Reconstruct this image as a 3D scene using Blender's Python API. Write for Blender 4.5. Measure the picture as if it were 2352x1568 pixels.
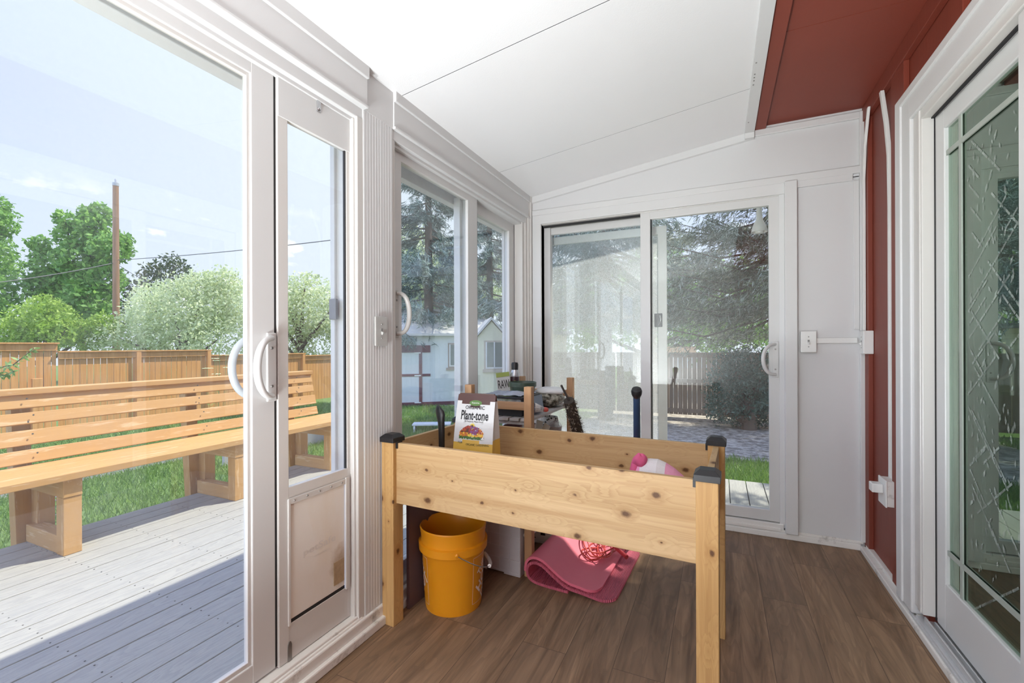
import bpy, math, random
import numpy as np
from mathutils import Matrix, Vector
random.seed(7); RNG = np.random.default_rng(7)
for o in list(bpy.data.objects): bpy.data.objects.remove(o)
S = bpy.context.scene; COL = S.collection
# ---------------------------------------------------------------- camera
F, YAW, ROLL, CY = 1031.7, math.radians(24.779), math.radians(-.1975), 793.2
CAMP = Vector((0, 0, 1.2))
_c, _s = math.cos(YAW), math.sin(YAW)
FW = Vector((-_s, _c, 0)); _r = Vector((_c, _s, 0)); _u = Vector((0, 0, 1))
RT = _r*math.cos(ROLL)+_u*math.sin(ROLL); UP = -_r*math.sin(ROLL)+_u*math.cos(ROLL)
cam = bpy.data.cameras.new('camera'); cam.sensor_width = 36; cam.lens = F/2352*36
cam.shift_y = (CY-784)/2352; cam.clip_start = .02; cam.clip_end = 300
co = bpy.data.objects.new('camera', cam); COL.objects.link(co)
m = Matrix.Identity(4)
for i in range(3): m[i][0] = RT[i]; m[i][1] = UP[i]; m[i][2] = -FW[i]; m[i][3] = CAMP[i]
co.matrix_world = m; S.camera = co
def at(px, py, t): return CAMP+(FW+RT*((px-1176)/F)+UP*((CY-py)/F))*t     # far scenery: pixel direction and distance to a point
# ---------------------------------------------------------------- light
SUN_DIR = Vector((.37, .55, 1.0)).normalized()
sl = bpy.data.lights.new('sun', 'SUN'); sl.energy = 3.9; sl.angle = .012; sl.color = (1, .935, .81)
so = bpy.data.objects.new('sun', sl); COL.objects.link(so); so.rotation_euler = SUN_DIR.to_track_quat('Z', 'Y').to_euler()
LAMP_W = 1
S.view_settings.view_transform = 'Standard'; S.view_settings.look = 'None'
S.view_settings.exposure = .8; S.view_settings.gamma = 1; S.view_settings.use_curve_mapping = False
w = bpy.data.worlds.new('sky'); S.world = w; w.use_nodes = True
nt = w.node_tree; N = nt.nodes; L = nt.links; N.clear()
def wn(t, **k):
    n = N.new(t)
    for a, b in k.items(): setattr(n, a, b)
    return n
tc = wn('ShaderNodeTexCoord'); sep = wn('ShaderNodeSeparateXYZ'); L.new(tc.outputs['Generated'], sep.inputs[0])
mr = wn('ShaderNodeMapRange'); mr.inputs[1].default_value = 0; mr.inputs[2].default_value = .75; L.new(sep.outputs[2], mr.inputs[0])
cr = wn('ShaderNodeValToRGB'); L.new(mr.outputs[0], cr.inputs[0])
e = cr.color_ramp.elements; e[0].position = 0; e[0].color = (.50, .545, .62, 1); e[1].position = 1; e[1].color = (.24, .30, .55, 1)
x_ = cr.color_ramp.elements.new(.35); x_.color = (.37, .435, .63, 1)
# bright haze towards the north-east of the yard
vd = wn('ShaderNodeVectorMath', operation='DOT_PRODUCT'); L.new(tc.outputs['Generated'], vd.inputs[0]); vd.inputs[1].default_value = (-.62, .72, .32)
mr2 = wn('ShaderNodeMapRange'); mr2.inputs[1].default_value = .72; mr2.inputs[2].default_value = 1.0; L.new(vd.outputs['Value'], mr2.inputs[0])
mxh = wn('ShaderNodeMix', data_type='RGBA'); L.new(mr2.outputs[0], mxh.inputs[0]); L.new(cr.outputs[0], mxh.inputs[6]); mxh.inputs[7].default_value = (.52, .565, .64, 1)
# clouds low over the yard
mp = wn('ShaderNodeMapping'); mp.inputs['Scale'].default_value = (8, 8, 17); L.new(tc.outputs['Generated'], mp.inputs[0])
nz = wn('ShaderNodeTexNoise'); nz.inputs['Scale'].default_value = 1.15; nz.inputs['Detail'].default_value = 7; nz.inputs['Roughness'].default_value = .55; L.new(mp.outputs[0], nz.inputs['Vector'])
c2 = wn('ShaderNodeValToRGB'); c2.color_ramp.elements[0].position = .55; c2.color_ramp.elements[1].position = .61; L.new(nz.outputs['Fac'], c2.inputs[0])
band = wn('ShaderNodeValToRGB'); L.new(sep.outputs[2], band.inputs[0])
b = band.color_ramp.elements; b[0].position = 0; b[0].color = (0, 0, 0, 1); b[1].position = .27; b[1].color = (0, 0, 0, 1)
q = b.new(.06); q.color = (1, 1, 1, 1); q = b.new(.20); q.color = (1, 1, 1, 1)
ml = wn('ShaderNodeMath', operation='MULTIPLY'); L.new(c2.outputs[0], ml.inputs[0]); L.new(band.outputs[0], ml.inputs[1])
mx = wn('ShaderNodeMix', data_type='RGBA'); L.new(ml.outputs[0], mx.inputs[0]); L.new(mxh.outputs[2], mx.inputs[6]); mx.inputs[7].default_value = (.74, .75, .76, 1)
# sky strength raised in the unseen half behind the viewer, added fill light
mr3 = wn('ShaderNodeMapRange'); mr3.inputs[1].default_value = .15; mr3.inputs[2].default_value = -.35; mr3.inputs[3].default_value = 1.08; mr3.inputs[4].default_value = 2.6; L.new(sep.outputs[1], mr3.inputs[0])
bg = wn('ShaderNodeBackground'); L.new(mx.outputs[2], bg.inputs[0]); L.new(mr3.outputs[0], bg.inputs[1])
out = wn('ShaderNodeOutputWorld'); L.new(bg.outputs[0], out.inputs[0])
# ---------------------------------------------------------------- materials
class NT:
    def __init__(s, name):
        s.m = bpy.data.materials.new(name); s.m.use_nodes = True; s.t = s.m.node_tree; s.t.nodes.clear()
        s.o = s.n('ShaderNodeOutputMaterial')
    def n(s, t, ins=None, **k):
        x = s.t.nodes.new(t)
        for a, b in k.items(): setattr(x, a, b)
        for a, b in (ins or {}).items():
            if isinstance(b, bpy.types.NodeSocket): s.t.links.new(b, x.inputs[a])
            else: x.inputs[a].default_value = b
        return x
    def noise(s, scale=(1, 1, 1), sc=5, det=4, rough=.55, dist=0, vec=None):
        mp = s.n('ShaderNodeMapping', {'Vector': vec or s.co(), 'Scale': scale})
        return s.n('ShaderNodeTexNoise', {'Vector': mp.outputs[0], 'Scale': sc, 'Detail': det, 'Roughness': rough, 'Distortion': dist}).outputs['Fac']
    def co(s):
        if not hasattr(s, '_co'): s._co = s.n('ShaderNodeTexCoord').outputs['Object']
        return s._co
    def ramp(s, f, *st):
        r = s.n('ShaderNodeValToRGB', {'Fac': f}); el = r.color_ramp.elements
        for i, (p, c) in enumerate(st):
            c = tuple(c)+(1,) if not isinstance(c, (int, float)) else (c, c, c, 1)
            if i < 2: el[i].position = p; el[i].color = c
            else: k = el.new(p); k.color = c
        return r.outputs[0]
    def mix(s, f, a, b, mode='MIX'):
        x = s.n('ShaderNodeMix', data_type='RGBA', blend_type=mode)
        for i, v in ((0, f), (6, a), (7, b)):
            if isinstance(v, bpy.types.NodeSocket): s.t.links.new(v, x.inputs[i])
            else: x.inputs[i].default_value = v if isinstance(v, (int, float)) else tuple(v)+(1,)
        return x.outputs[2]
    def math(s, op, a, b=0):
        return s.n('ShaderNodeMath', {0: a, 1: b}, operation=op).outputs[0]
    def bsdf(s, col, rough=.5, bump=None, bs=.1, bd=.01, **k):
        d = {'Base Color': col if isinstance(col, bpy.types.NodeSocket) else tuple(col)+(1,), 'Roughness': rough}
        d.update(k)
        if bump is not None:
            d['Normal'] = s.n('ShaderNodeBump', {'Height': bump, 'Strength': bs, 'Distance': bd}).outputs[0]
        p = s.n('ShaderNodeBsdfPrincipled', d); s.t.links.new(p.outputs[0], s.o.inputs[0]); return p
MC = {}
def plain(name, col, rough=.5, var=.06, sc=12, **k):
    if name in MC: return MC[name]
    t = NT(name); f = t.noise(sc=sc)
    c = t.mix(f, [max(0, v*(1-var)) for v in col], [min(1, v*(1+var)) for v in col])
    t.bsdf(c, rough, **k); MC[name] = t.m; return t.m
def wood(name, base, dark, axis=0, knots=True, rough=.55, streak=.5, paint=None, fine=1):
    """grain runs along the local axis; knots and growth streaks are part of the wood itself"""
    t = NT(name)
    info = t.n('ShaderNodeObjectInfo').outputs['Random']
    off = t.n('ShaderNodeCombineXYZ', {0: t.math('MULTIPLY', info, 37.), 1: t.math('MULTIPLY', info, 71.), 2: t.math('MULTIPLY', info, 13.)}).outputs[0]
    v = t.n('ShaderNodeVectorMath', {0: t.co(), 1: off}, operation='ADD').outputs[0]
    s1 = [26.]*3; s1[axis] = 1.1; s2 = [110.]*3; s2[axis] = 3.; s3 = [8.]*3; s3[axis] = 2.6
    sp = t.n('ShaderNodeSeparateXYZ', {0: v}).outputs; ot = [i for i in range(3) if i != axis]
    vm = t.n('ShaderNodeCombineXYZ', {0: t.math('MULTIPLY', sp[axis], 7.5), 1: t.math('MULTIPLY', t.math('ADD', sp[ot[0]], sp[ot[1]]), 11.)}).outputs[0]
    vo = t.n('ShaderNodeTexVoronoi', {'Vector': vm, 'Scale': 1., 'Randomness': 1.}, voronoi_dimensions='2D')
    near = t.ramp(vo.outputs['Distance'], (0., 1.), (.42, 0.))
    a = t.noise(s1, 1, 3, .5, 0.6, v); bend = t.math('MULTIPLY', near, .30)
    a2 = t.math('ADD', a, bend) if knots else a
    bands = t.math('FRACT', t.math('MULTIPLY', a2, 7.))
    bands = t.ramp(bands, (0., 0.), (.55, .35), (.9, 1.), (1., 0.))
    f = t.noise(s2, 1, 2, .6, 0, v)
    c = t.mix(t.math('MULTIPLY', bands, streak), base, [base[i]*.45+dark[i]*.55 for i in range(3)])
    c = t.mix(t.math('MULTIPLY', f, .30*fine), c, dark)
    s4 = [16.]*3; s4[axis] = .45; c = t.mix(t.math('MULTIPLY', t.ramp(t.noise(s4, 1, 3, .6, .3, v), (.40, 0.), (.62, 1.)), .55), c, [min(1, base[0]*1.25), min(1, base[1]*1.28), min(1, base[2]*1.45)])
    c = t.mix(t.math('MULTIPLY', t.ramp(t.noise(s4, 1.7, 3, .6, .3, v), (.34, 1.), (.50, 0.)), .50), c, [base[0]*.66, base[1]*.52, base[2]*.36])
    big = t.noise([5.]*axis+[.8]+[5.]*(2-axis), 1, 2, .5, 0, v)
    c = t.mix(t.ramp(big, (.35, 0.), (.7, .45)), c, [base[0]*.80, base[1]*.68, base[2]*.55])
    if knots:
        selc = t.n('ShaderNodeSeparateColor', {0: vo.outputs['Color']}).outputs; sel = selc[0]
        wd = t.math('ADD', vo.outputs['Distance'], t.math('MULTIPLY', t.math('SUBTRACT', t.noise(sc=70, det=2), .5), .10))
        k = t.ramp(t.math('DIVIDE', wd, t.math('ADD', t.math('MULTIPLY', selc[1], .14), .04)), (.45, 1.), (1., 0.))
        c = t.mix(t.math('MULTIPLY', t.ramp(t.math('DIVIDE', wd, t.math('ADD', t.math('MULTIPLY', selc[1], .30), .12)), (.3, .55), (1., 0.)), t.math('GREATER_THAN', sel, .62)), c, [base[0]*.62, base[1]*.48, base[2]*.34])
        k = t.math('MULTIPLY', k, t.math('GREATER_THAN', sel, .62))
        c = t.mix(k, c, [dark[0]*.35, dark[1]*.28, dark[2]*.22])
    t.bsdf(c, rough, f, .12, .002); return t.m
def white(name, col=(.80, .80, .78), rough=.35, dirt=.0, sc=3):
    t = NT(name); c = t.mix(t.noise(sc=sc), [v*.97 for v in col], col)
    if dirt:
        d = t.ramp(t.noise((1, 1, 1), 9, 6, .7), (.55, 0.), (.70, dirt))
        c = t.mix(d, c, (.16, .12, .08))
    t.bsdf(c, rough); return t.m
VIN = white('white_vinyl', (.68, .68, .67), .28)
VINW = white('warm_vinyl', (.67, .65, .62), .3)
PAINT = white('white_paint', (.71, .71, .705), .42)
PANEL = white('panel_paint', (.69, .69, .69), .5)
GRIME = white('grimy_white', (.80, .78, .74), .45, .75)
def ceilmat():
    t = NT('ceiling_paint'); t.bsdf(t.mix(t.noise(sc=2), (.87, .87, .87), (.90, .90, .90)), .33, t.noise(sc=170, det=2), .18, .002); return t.m
CEIL = ceilmat()
def redmat():
    t = NT('barn_red_paint')
    g = t.noise((60, 60, 5), 1, 3)
    t.bsdf(t.mix(g, (.24, .045, .024), (.18, .035, .019)), .5, g, .15, .002); return t.m
RED = redmat()
def redm2():
    t = NT('barn_red_board'); g = t.noise((70, 6, 70), 1, 3)
    t.bsdf(t.mix(t.noise(sc=3), (.26, .048, .026), (.21, .040, .021)), .55, g, .2, .002); return t.m
RED2 = redm2()
def floormat():
    t = NT('plank_floor')
    rot = t.n('ShaderNodeMapping', {'Vector': t.co(), 'Rotation': (0, 0, math.pi/2)}).outputs[0]
    br = t.n('ShaderNodeTexBrick', {'Vector': rot, 'Color1': (0, 0, 0, 1), 'Color2': (1, 1, 1, 1), 'Mortar': (.5, .5, .5, 1), 'Scale': 1., 'Mortar Size': .0011, 'Brick Width': 1.22, 'Row Height': .182, 'Bias': 0.}, offset=.37, offset_frequency=2)
    sh = t.n('ShaderNodeSeparateColor', {0: br.outputs['Color']}).outputs[0]
    v = t.n('ShaderNodeVectorMath', {0: t.co(), 1: t.n('ShaderNodeCombineXYZ', {0: t.math('MULTIPLY', sh, 9.), 1: t.math('MULTIPLY', sh, 23.)}).outputs[0]}, operation='ADD').outputs[0]
    g1 = t.noise((15, 1.5, 1), 1, 5, .6, 1.2, v); g2 = t.noise((80, 3, 1), 1, 3, .6, .3, v); g3 = t.noise((2.4, 1.1, 1), 1, 4, .6)
    c = t.mix(t.ramp(g1, (.34, 0.), (.66, 1.)), (.135, .070, .034), (.46, .285, .165))
    rings = t.math('FRACT', t.math('MULTIPLY', t.noise((7, .9, 1), 1, 2, .5, 1.6, v), 9.))
    c = t.mix(t.math('MULTIPLY', t.ramp(rings, (.4, 0.), (.9, 1.)), .34), c, (.085, .055, .040))
    c = t.mix(t.math('MULTIPLY', g2, .42), c, (.25, .165, .10))
    c = t.mix(t.math('MULTIPLY', sh, .35), c, (.17, .115, .080))
    c = t.mix(t.ramp(g3, (.35, 0.), (.75, .55)), c, (.20, .135, .085))
    c = t.mix(t.math('MULTIPLY', br.outputs['Fac'], .7), c, (.05, .032, .022))
    t.bsdf(c, t.ramp(g2, (0., .42), (1., .6)), g2, .08, .002, **{'Specular IOR Level': .3}); return t.m
FLOOR = floormat()
def deckmat():
    t = NT('grey_composite'); g = t.noise((150, 4, 1), 1, 3, .6, 1.5)
    r = t.math('FRACT', t.math('MULTIPLY', t.noise((9, .9, 1), 1, 2, .5, 2.2), 11.))
    c = t.mix(t.math('MULTIPLY', t.ramp(r, (.3, 0.), (.9, 1.)), .55), (.36, .35, .315), (.225, .225, .22))
    c = t.mix(t.math('MULTIPLY', g, .35), c, (.50, .50, .48))
    t.bsdf(c, .6, r, .25, .002); return t.m
DECK = deckmat()
def glass(name, haze=0., tint=(1, 1, 1), hcol=(.8, .82, .85), spec=1., scale=40, gcol=(1, 1, 1)):
    """thin window pane: clear transmission, Fresnel reflection, plus real dust film that the sun can light"""
    t = NT(name)
    tr = t.n('ShaderNodeBsdfTransparent', {'Color': tuple(tint)+(1,)}).outputs[0]
    gl = t.n('ShaderNodeBsdfGlossy', {'Color': tuple(gcol)+(1,), 'Roughness': .0}).outputs[0]
    fc = t.n('ShaderNodeLayerWeight', {'Blend': .5}).outputs['Facing']
    fr = t.math('MINIMUM', t.math('MULTIPLY', t.math('ADD', t.math('MULTIPLY', t.math('POWER', fc, 5.), .96), .04), spec), 1.)
    s = t.n('ShaderNodeMixShader', {0: fr, 1: tr, 2: gl}).outputs[0]
    if haze:
        di = t.n('ShaderNodeBsdfDiffuse', {'Color': tuple(hcol)+(1,)}).outputs[0]
        tl = t.n('ShaderNodeBsdfTranslucent', {'Color': tuple(hcol)+(1,)}).outputs[0]
        d2 = t.n('ShaderNodeMixShader', {0: .5, 1: di, 2: tl}).outputs[0]
        n1 = t.ramp(t.noise(sc=scale, det=5, rough=.75), (.3, .25), (.72, 1.))
        n2 = t.ramp(t.noise(sc=2.2, det=4, rough=.6), (.3, .4), (.7, 1.))
        f = t.math('MULTIPLY', t.math('MULTIPLY', n1, n2), haze)
        s = t.n('ShaderNodeMixShader', {0: f, 1: s, 2: d2}).outputs[0]
    t.t.links.new(s, t.o.inputs[0]); return t.m
GL_NEAR = glass('pane_clear', .07, (.96, .98, .98), scale=14)
GL_FAR = glass('pane_dusty', .08, (.93, .96, .96), spec=1.2, scale=30)
GL_RIGHT = glass('pane_streaked', .05, (.97, .99, .98), spec=.8, scale=60)
GL_BACK = glass('pane_dirty', .09, (.93, .96, .96), scale=110)
GL_PATIO = glass('pane_green', .05, (.42, .52, .44), spec=2.3, scale=20, gcol=(.80, .95, .82))
def screenmat():
    t = NT('insect_screen'); tr = t.n('ShaderNodeBsdfTransparent', {'Color': (1, 1, 1, 1)}).outputs[0]
    di = t.n('ShaderNodeBsdfDiffuse', {'Color': (.90, .91, .92, 1)}).outputs[0]; tl = t.n('ShaderNodeBsdfTranslucent', {'Color': (.90, .91, .92, 1)}).outputs[0]
    d2 = t.n('ShaderNodeMixShader', {0: .85, 1: di, 2: tl}).outputs[0]
    n1 = t.ramp(t.noise(sc=260, det=3, rough=.8), (.35, .14), (.7, .44))
    t.t.links.new(t.n('ShaderNodeMixShader', {0: n1, 1: tr, 2: d2}).outputs[0], t.o.inputs[0]); return t.m
SCREEN = screenmat()
def leafmat(name, a, b, c=None, tr=.35, rough=.5):
    t = NT(name); rnd = t.n('ShaderNodeNewGeometry').outputs['Random Per Island']
    col = t.ramp(rnd, (0., a), (.6, b), (1., c or b))
    d = t.n('ShaderNodeBsdfPrincipled', {'Base Color': col, 'Roughness': rough}).outputs[0]
    l = t.n('ShaderNodeBsdfTranslucent', {'Color': col}).outputs[0]
    t.t.links.new(t.n('ShaderNodeMixShader', {0: tr, 1: d, 2: l}).outputs[0], t.o.inputs[0]); return t.m
BLACK = plain('black_plastic', (.012, .012, .014), .42)
METAL = plain('steel', (.55, .55, .56), .25, Metallic=1.)
SCREW = plain('screw_metal', (.30, .29, .28), .4, Metallic=.8)
SEAL = plain('dark_gasket', (.02, .02, .022), .7)
# ---------------------------------------------------------------- mesh helpers
class B:
    def __init__(s): s.v = []; s.f = []; s.mi = []; s.cur = 0
    def add(s, vs, fs):
        k = len(s.v); s.v += [tuple(x) for x in vs]; s.f += [tuple(i+k for i in f) for f in fs]; s.mi += [s.cur]*len(fs); return s
    def box(s, x0, x1, y0, y1, z0, z1, M=None):
        x0, x1 = sorted((x0, x1)); y0, y1 = sorted((y0, y1)); z0, z1 = sorted((z0, z1))
        s.nb = getattr(s, 'nb', -1)+1; e = (s.nb % 7)*.00028; ex, ey, ez = (min(e, .12*d) for d in (x1-x0, y1-y0, z1-z0))     # no two faces in one plane
        x0 += ex; x1 -= ex; y0 += ey; y1 -= ey; z0 += ez; z1 -= ez
        vs = [(x, y, z) for z in (z0, z1) for y in (y0, y1) for x in (x0, x1)]
        if M is not None: vs = [M @ Vector(v) for v in vs]
        return s.add(vs, [(0, 2, 3, 1), (4, 5, 7, 6), (0, 1, 5, 4), (2, 6, 7, 3), (0, 4, 6, 2), (1, 3, 7, 5)])
    def prism(s, poly, a, b, axis=2):
        """polygon extruded from a to b along axis (other two axes in cyclic order)"""
        n = len(poly); vs = []
        for h in (a, b):
            for p, q in poly:
                v = [0, 0, 0]; v[axis] = h; v[(axis+1) % 3] = p; v[(axis+2) % 3] = q; vs.append(v)
        ar = sum(poly[i][0]*poly[(i+1) % n][1]-poly[(i+1) % n][0]*poly[i][1] for i in range(n))
        fs = [tuple(range(n, 2*n)), tuple(range(n-1, -1, -1))]+[(i, (i+1) % n, n+(i+1) % n, n+i) for i in range(n)]
        if ar*(b-a) < 0: fs = [f[::-1] for f in fs]
        return s.add(vs, fs)
    def lathe(s, prof, cx=0, cy=0, n=40, M=None):
        vs = []; fs = []
        for r, z in prof:
            for i in range(n):
                a = 2*math.pi*i/n; vs.append(Vector((cx+r*math.cos(a), cy+r*math.sin(a), z)))
        for j in range(len(prof)-1):
            for i in range(n): fs.append((j*n+i, j*n+(i+1) % n, (j+1)*n+(i+1) % n, (j+1)*n+i))
        if prof[0][0] > 1e-6 and prof[0][0] < 1: fs.append(tuple(range(n-1, -1, -1))) if getattr(s, 'cap', True) else None
        if prof[-1][0] > 1e-6 and getattr(s, 'cap2', True): fs.append(tuple((len(prof)-1)*n+i for i in range(n)))
        if M is not None: vs = [M @ v for v in vs]
        return s.add(vs, fs)
    def tube(s, pts, r, n=10, closed=False):
        pts = [Vector(p) for p in pts]; k = len(pts); rs = r if isinstance(r, (list, tuple)) else [r]*k
        vs = []; up = Vector((0, 0, 1))
        for i, p in enumerate(pts):
            a = pts[(i-1) % k] if (closed or i > 0) else p; c = pts[(i+1) % k] if (closed or i < k-1) else p
            d = (c-a).normalized()
            if i == 0: side = d.cross(up if abs(d.z) < .9 else Vector((1, 0, 0))).normalized()
            else: side = (side-d*side.dot(d)).normalized()
            w_ = d.cross(side)
            for j in range(n):
                t = 2*math.pi*j/n; vs.append(p+(side*math.cos(t)+w_*math.sin(t))*rs[i])
        fs = []
        for i in range(k if closed else k-1):
            for j in range(n): fs.append((i*n+j, i*n+(j+1) % n, ((i+1) % k)*n+(j+1) % n, ((i+1) % k)*n+j))
        if not closed: fs += [tuple(range(n-1, -1, -1)), tuple((k-1)*n+j for j in range(n))]
        return s.add(vs, fs)
    def build(s, name, mats, parent=None, bevel=0, smooth=False, seg=2, M=None, sub=0):
        me = bpy.data.meshes.new(name); vs = s.v if M is None else [tuple(M @ Vector(v)) for v in s.v]
        me.from_pydata(vs, [], s.f); me.update()
        mats = mats if isinstance(mats, (list, tuple)) else [mats]
        for q_ in mats: me.materials.append(q_)
        if len(mats) > 1: me.polygons.foreach_set('material_index', s.mi)
        if smooth: me.polygons.foreach_set('use_smooth', [True]*len(me.polygons))
        o = bpy.data.objects.new(name, me); COL.objects.link(o)
        if parent is not None: o.parent = parent
        if bevel:
            b_ = o.modifiers.new('bevel', 'BEVEL'); b_.width = bevel; b_.segments = seg; b_.limit_method = 'ANGLE'; b_.angle_limit = .6
        if sub: q_ = o.modifiers.new('sub', 'SUBSURF'); q_.levels = sub; q_.render_levels = sub
        if smooth and not sub:
            try: me.set_sharp_from_angle(angle=.7)
            except Exception: pass
        return o
def tag(o, label=None, cat=None, group=None, kind=None):
    for k, v in (('label', label), ('category', cat), ('group', group), ('kind', kind)):
        if v: o[k] = v
    return o
def thing(name, label=None, cat=None, loc=(0, 0, 0), rz=0, group=None, kind=None):
    o = bpy.data.objects.new(name, None); COL.objects.link(o); o.location = loc; o.rotation_euler = (0, 0, rz); o.empty_display_size = .05
    return tag(o, label, cat, group, kind)
def struct(name, mb, mat, bevel=0, **k):
    o = mb.build(name, mat, None, bevel, **k); o['kind'] = 'structure'; return o
def bx(name, mat, x0, x1, y0, y1, z0, z1, parent=None, bevel=0): return B().box(x0, x1, y0, y1, z0, z1).build(name, mat, parent, bevel)
def text_geo(body, width=None, height=None, bold=0.0, space=1.0, shear=0):
    cu = bpy.data.curves.new('t', 'FONT'); cu.body = body; cu.align_x = 'CENTER'; cu.align_y = 'CENTER'; cu.offset = bold; cu.space_character = space; cu.shear = shear; cu.resolution_u = 3
    ob = bpy.data.objects.new('t', cu); COL.objects.link(ob); bpy.context.view_layer.update()
    me = bpy.data.meshes.new_from_object(ob.evaluated_get(bpy.context.evaluated_depsgraph_get()))
    vs = [Vector(v.co) for v in me.vertices]; fs = [tuple(p.vertices) for p in me.polygons]
    bpy.data.objects.remove(ob); bpy.data.curves.remove(cu); bpy.data.meshes.remove(me)
    x0 = min(v.x for v in vs); x1 = max(v.x for v in vs); y0 = min(v.y for v in vs); y1 = max(v.y for v in vs)
    sx = width/(x1-x0) if width else None; sy = height/(y1-y0) if height else None
    sx = sx or sy; sy = sy or sx
    return [((v.x-(x0+x1)/2)*sx, (v.y-(y0+y1)/2)*sy) for v in vs], fs
def ground(x, y):
    dx = max(-4.15-x, 0, x-1.0); dy = max(y-4.75, 0)
    d = math.hypot(dx, dy); return -.30-min(d, 13)*.052
# ================================================================ room shell
XL, XR, YB, Y0 = -1.33, .745, 3.237, -2.2
def zc(x): return 2.345+(x-XL)*.135
struct('floor', B().box(XL-.16, .84, Y0, YB+.14, -.06, 0), FLOOR)
fl = B()
for y0, y1 in ((Y0, .646), (.65, 1.659), (1.663, 2.668), (2.672, 3.26)):      # insulated roof panels
    fl.prism([(y0, 0), (y1, 0), (y1, 1), (y0, 1)], 0, 1, 0)
cb = B()
for y0, y1 in ((Y0, .646), (.650, 1.659), (1.6635, 2.668), (2.6725, 3.27)):
    xa, xb = XL-.02, .20
    vs = [(xa, y0, zc(xa)), (xb, y0, zc(xb)), (xb, y1, zc(xb)), (xa, y1, zc(xa)), (xa, y0, zc(xa)+.08), (xb, y0, zc(xb)+.08), (xb, y1, zc(xb)+.08), (xa, y1, zc(xa)+.08)]
    cb.add(vs, [(3, 2, 1, 0), (4, 5, 6, 7), (0, 1, 5, 4), (1, 2, 6, 5), (2, 3, 7, 6), (3, 0, 4, 7)])
struct('ceiling', cb, CEIL)
for k, ys_ in enumerate((.648, 1.6612, 2.6702)):
    tb = B(); tb.add([(XL, ys_-.0022, zc(XL)+.001), (.2, ys_-.0022, zc(.2)+.001), (.2, ys_+.0022, zc(.2)+.001), (XL, ys_+.0022, zc(XL)+.001)], [(0, 1, 2, 3)]); struct('trim_%d' % (11+k), tb, SEAL)
rb = B()
for x0, x1, z0, z1 in ((-1.74, .25, 2.37, 2.66),):
    rb.add([(x0, Y0-.2, z0), (x1, Y0-.2, z1), (x1, 3.77, z1), (x0, 3.77, z0), (x0, Y0-.2, z0+.1), (x1, Y0-.2, z1+.1), (x1, 3.77, z1+.1), (x0, 3.77, z0+.1)],
           [(3, 2, 1, 0), (4, 5, 6, 7), (0, 1, 5, 4), (1, 2, 6, 5), (2, 3, 7, 6), (3, 0, 4, 7)])
rb.box(.2, 6.0, -4.5, 3.77, 2.66, 2.80)
struct('roof', rb, PAINT)
# strip and painted fascia beam where the new roof meets the old eave
tb = B()
z = zc(.175); tb.box(.150, .205, Y0, 3.235, z-.012, z+.03); tb.box(.15, .205, 3.20, 3.235, z-.045, z)
struct('trim_1', tb, PAINT, .002)
sc = B()
for y in (3.05, 2.62, 2.58, 2.55, 2.52, 2.42, 1.9, 1.3, .6): sc.lathe([(.0035, z-.0145), (.0035, z-.011)], .163, y, 8)
tag(sc.build('trim_screws', SCREW), kind='structure').name = 'trim_2'
struct('trim_3', B().box(.207, .268, Y0, 3.225, 2.552, 2.60), RED2, .003)
sb = B()
for y0, y1 in ((Y0, -.2), (-.197, 2.3), (2.303, 3.3)): sb.box(.268, .86, y0, y1, 2.575, 2.62)
struct('ceiling_soffit', sb, RED2).name = 'ceiling'
# ---- left wall
lw = B()
lw.box(XL, XL-.14, Y0, -1.9, 0, 2.37)
lw.box(XL-.004, XL-.14, -1.9, 3.237, 2.18, 2.36)
struct('wall_left', lw, PAINT)
pb = B()
pb.box(XL-.006, XL-.14, 1.432, 1.615, 0, 2.36)
y = 1.434
while y < 1.605:                                  # fluted vinyl cladding
    pb.box(XL-.006, XL-.0048, y, y+.0125, 0, 2.352); y += .0165
struct('trim_4', pb, PAINT, .0012)
hb = B()                                           # headers with stepped mouldings
for y0, y1, p in ((-1.9, 1.437, .014), (1.617, 3.225, .002)):
    hb.box(XL-.01, XL+p, y0, y1, 2.186, 2.345)
    hb.prism([(XL-.01, 2.345), (XL+p+.020, 2.352), (XL+p+.018, 2.318), (XL+p+.008, 2.300), (XL-.01, 2.295)][::-1], y0, y1, 1) if False else None
    hb.box(XL-.01, XL+p+.012, y0, y1, 2.300, 2.352)
    hb.box(XL-.01, XL+p+.007, y0, y1, 2.178, 2.190)
    hb.box(XL-.10, XL-.01, y0, y1, 2.135, 2.19)
    hb.box(XL-.10, XL-.030, y0, y1, 2.120, 2.15)
struct('trim_5', hb, PAINT, .003)
kb = B()
kb.box(XL, XL+.022, Y0, 3.225, 0, .038); kb.box(XL-.02, XL+.006, Y0, 3.235, .030, .082)
struct('baseboard_left', kb, GRIME, .006)
jb = B()                                           # jambs and corner post
jb.box(XL-.14, XL-.008, 1.398, 1.434, .08, 2.14); jb.box(XL-.06, XL-.02, 1.388, 1.402, .08, 2.13); jb.box(XL-.14, XL-.008, 3.155, 3.237, .04, 2.36)
jb.box(XL-.05, XL+.004, 3.185, 3.237, .04, 2.36); jb.box(XL-.14, XL-.01, 1.612, 1.64, .08, 2.14); jb.box(XL-.09, XL-.02, 3.12, 3.16, .08, 2.14)
jb.box(XL-.02, XL+.018, 3.205, 3.237, .04, 2.352)
struct('trim_6', jb, VINW, .004)
# ---- threshold of both left openings
tb = B(); tb.box(XL-.15, XL-.012, -1.9, 1.40, -.02, .098); tb.box(XL-.03, XL-.004, -1.9, 1.42, .06, .088); tb.box(XL-.15, XL-.012, 1.62, 3.16, -.02, .098)
struct('trim_7', tb, GRIME, .004)
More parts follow.
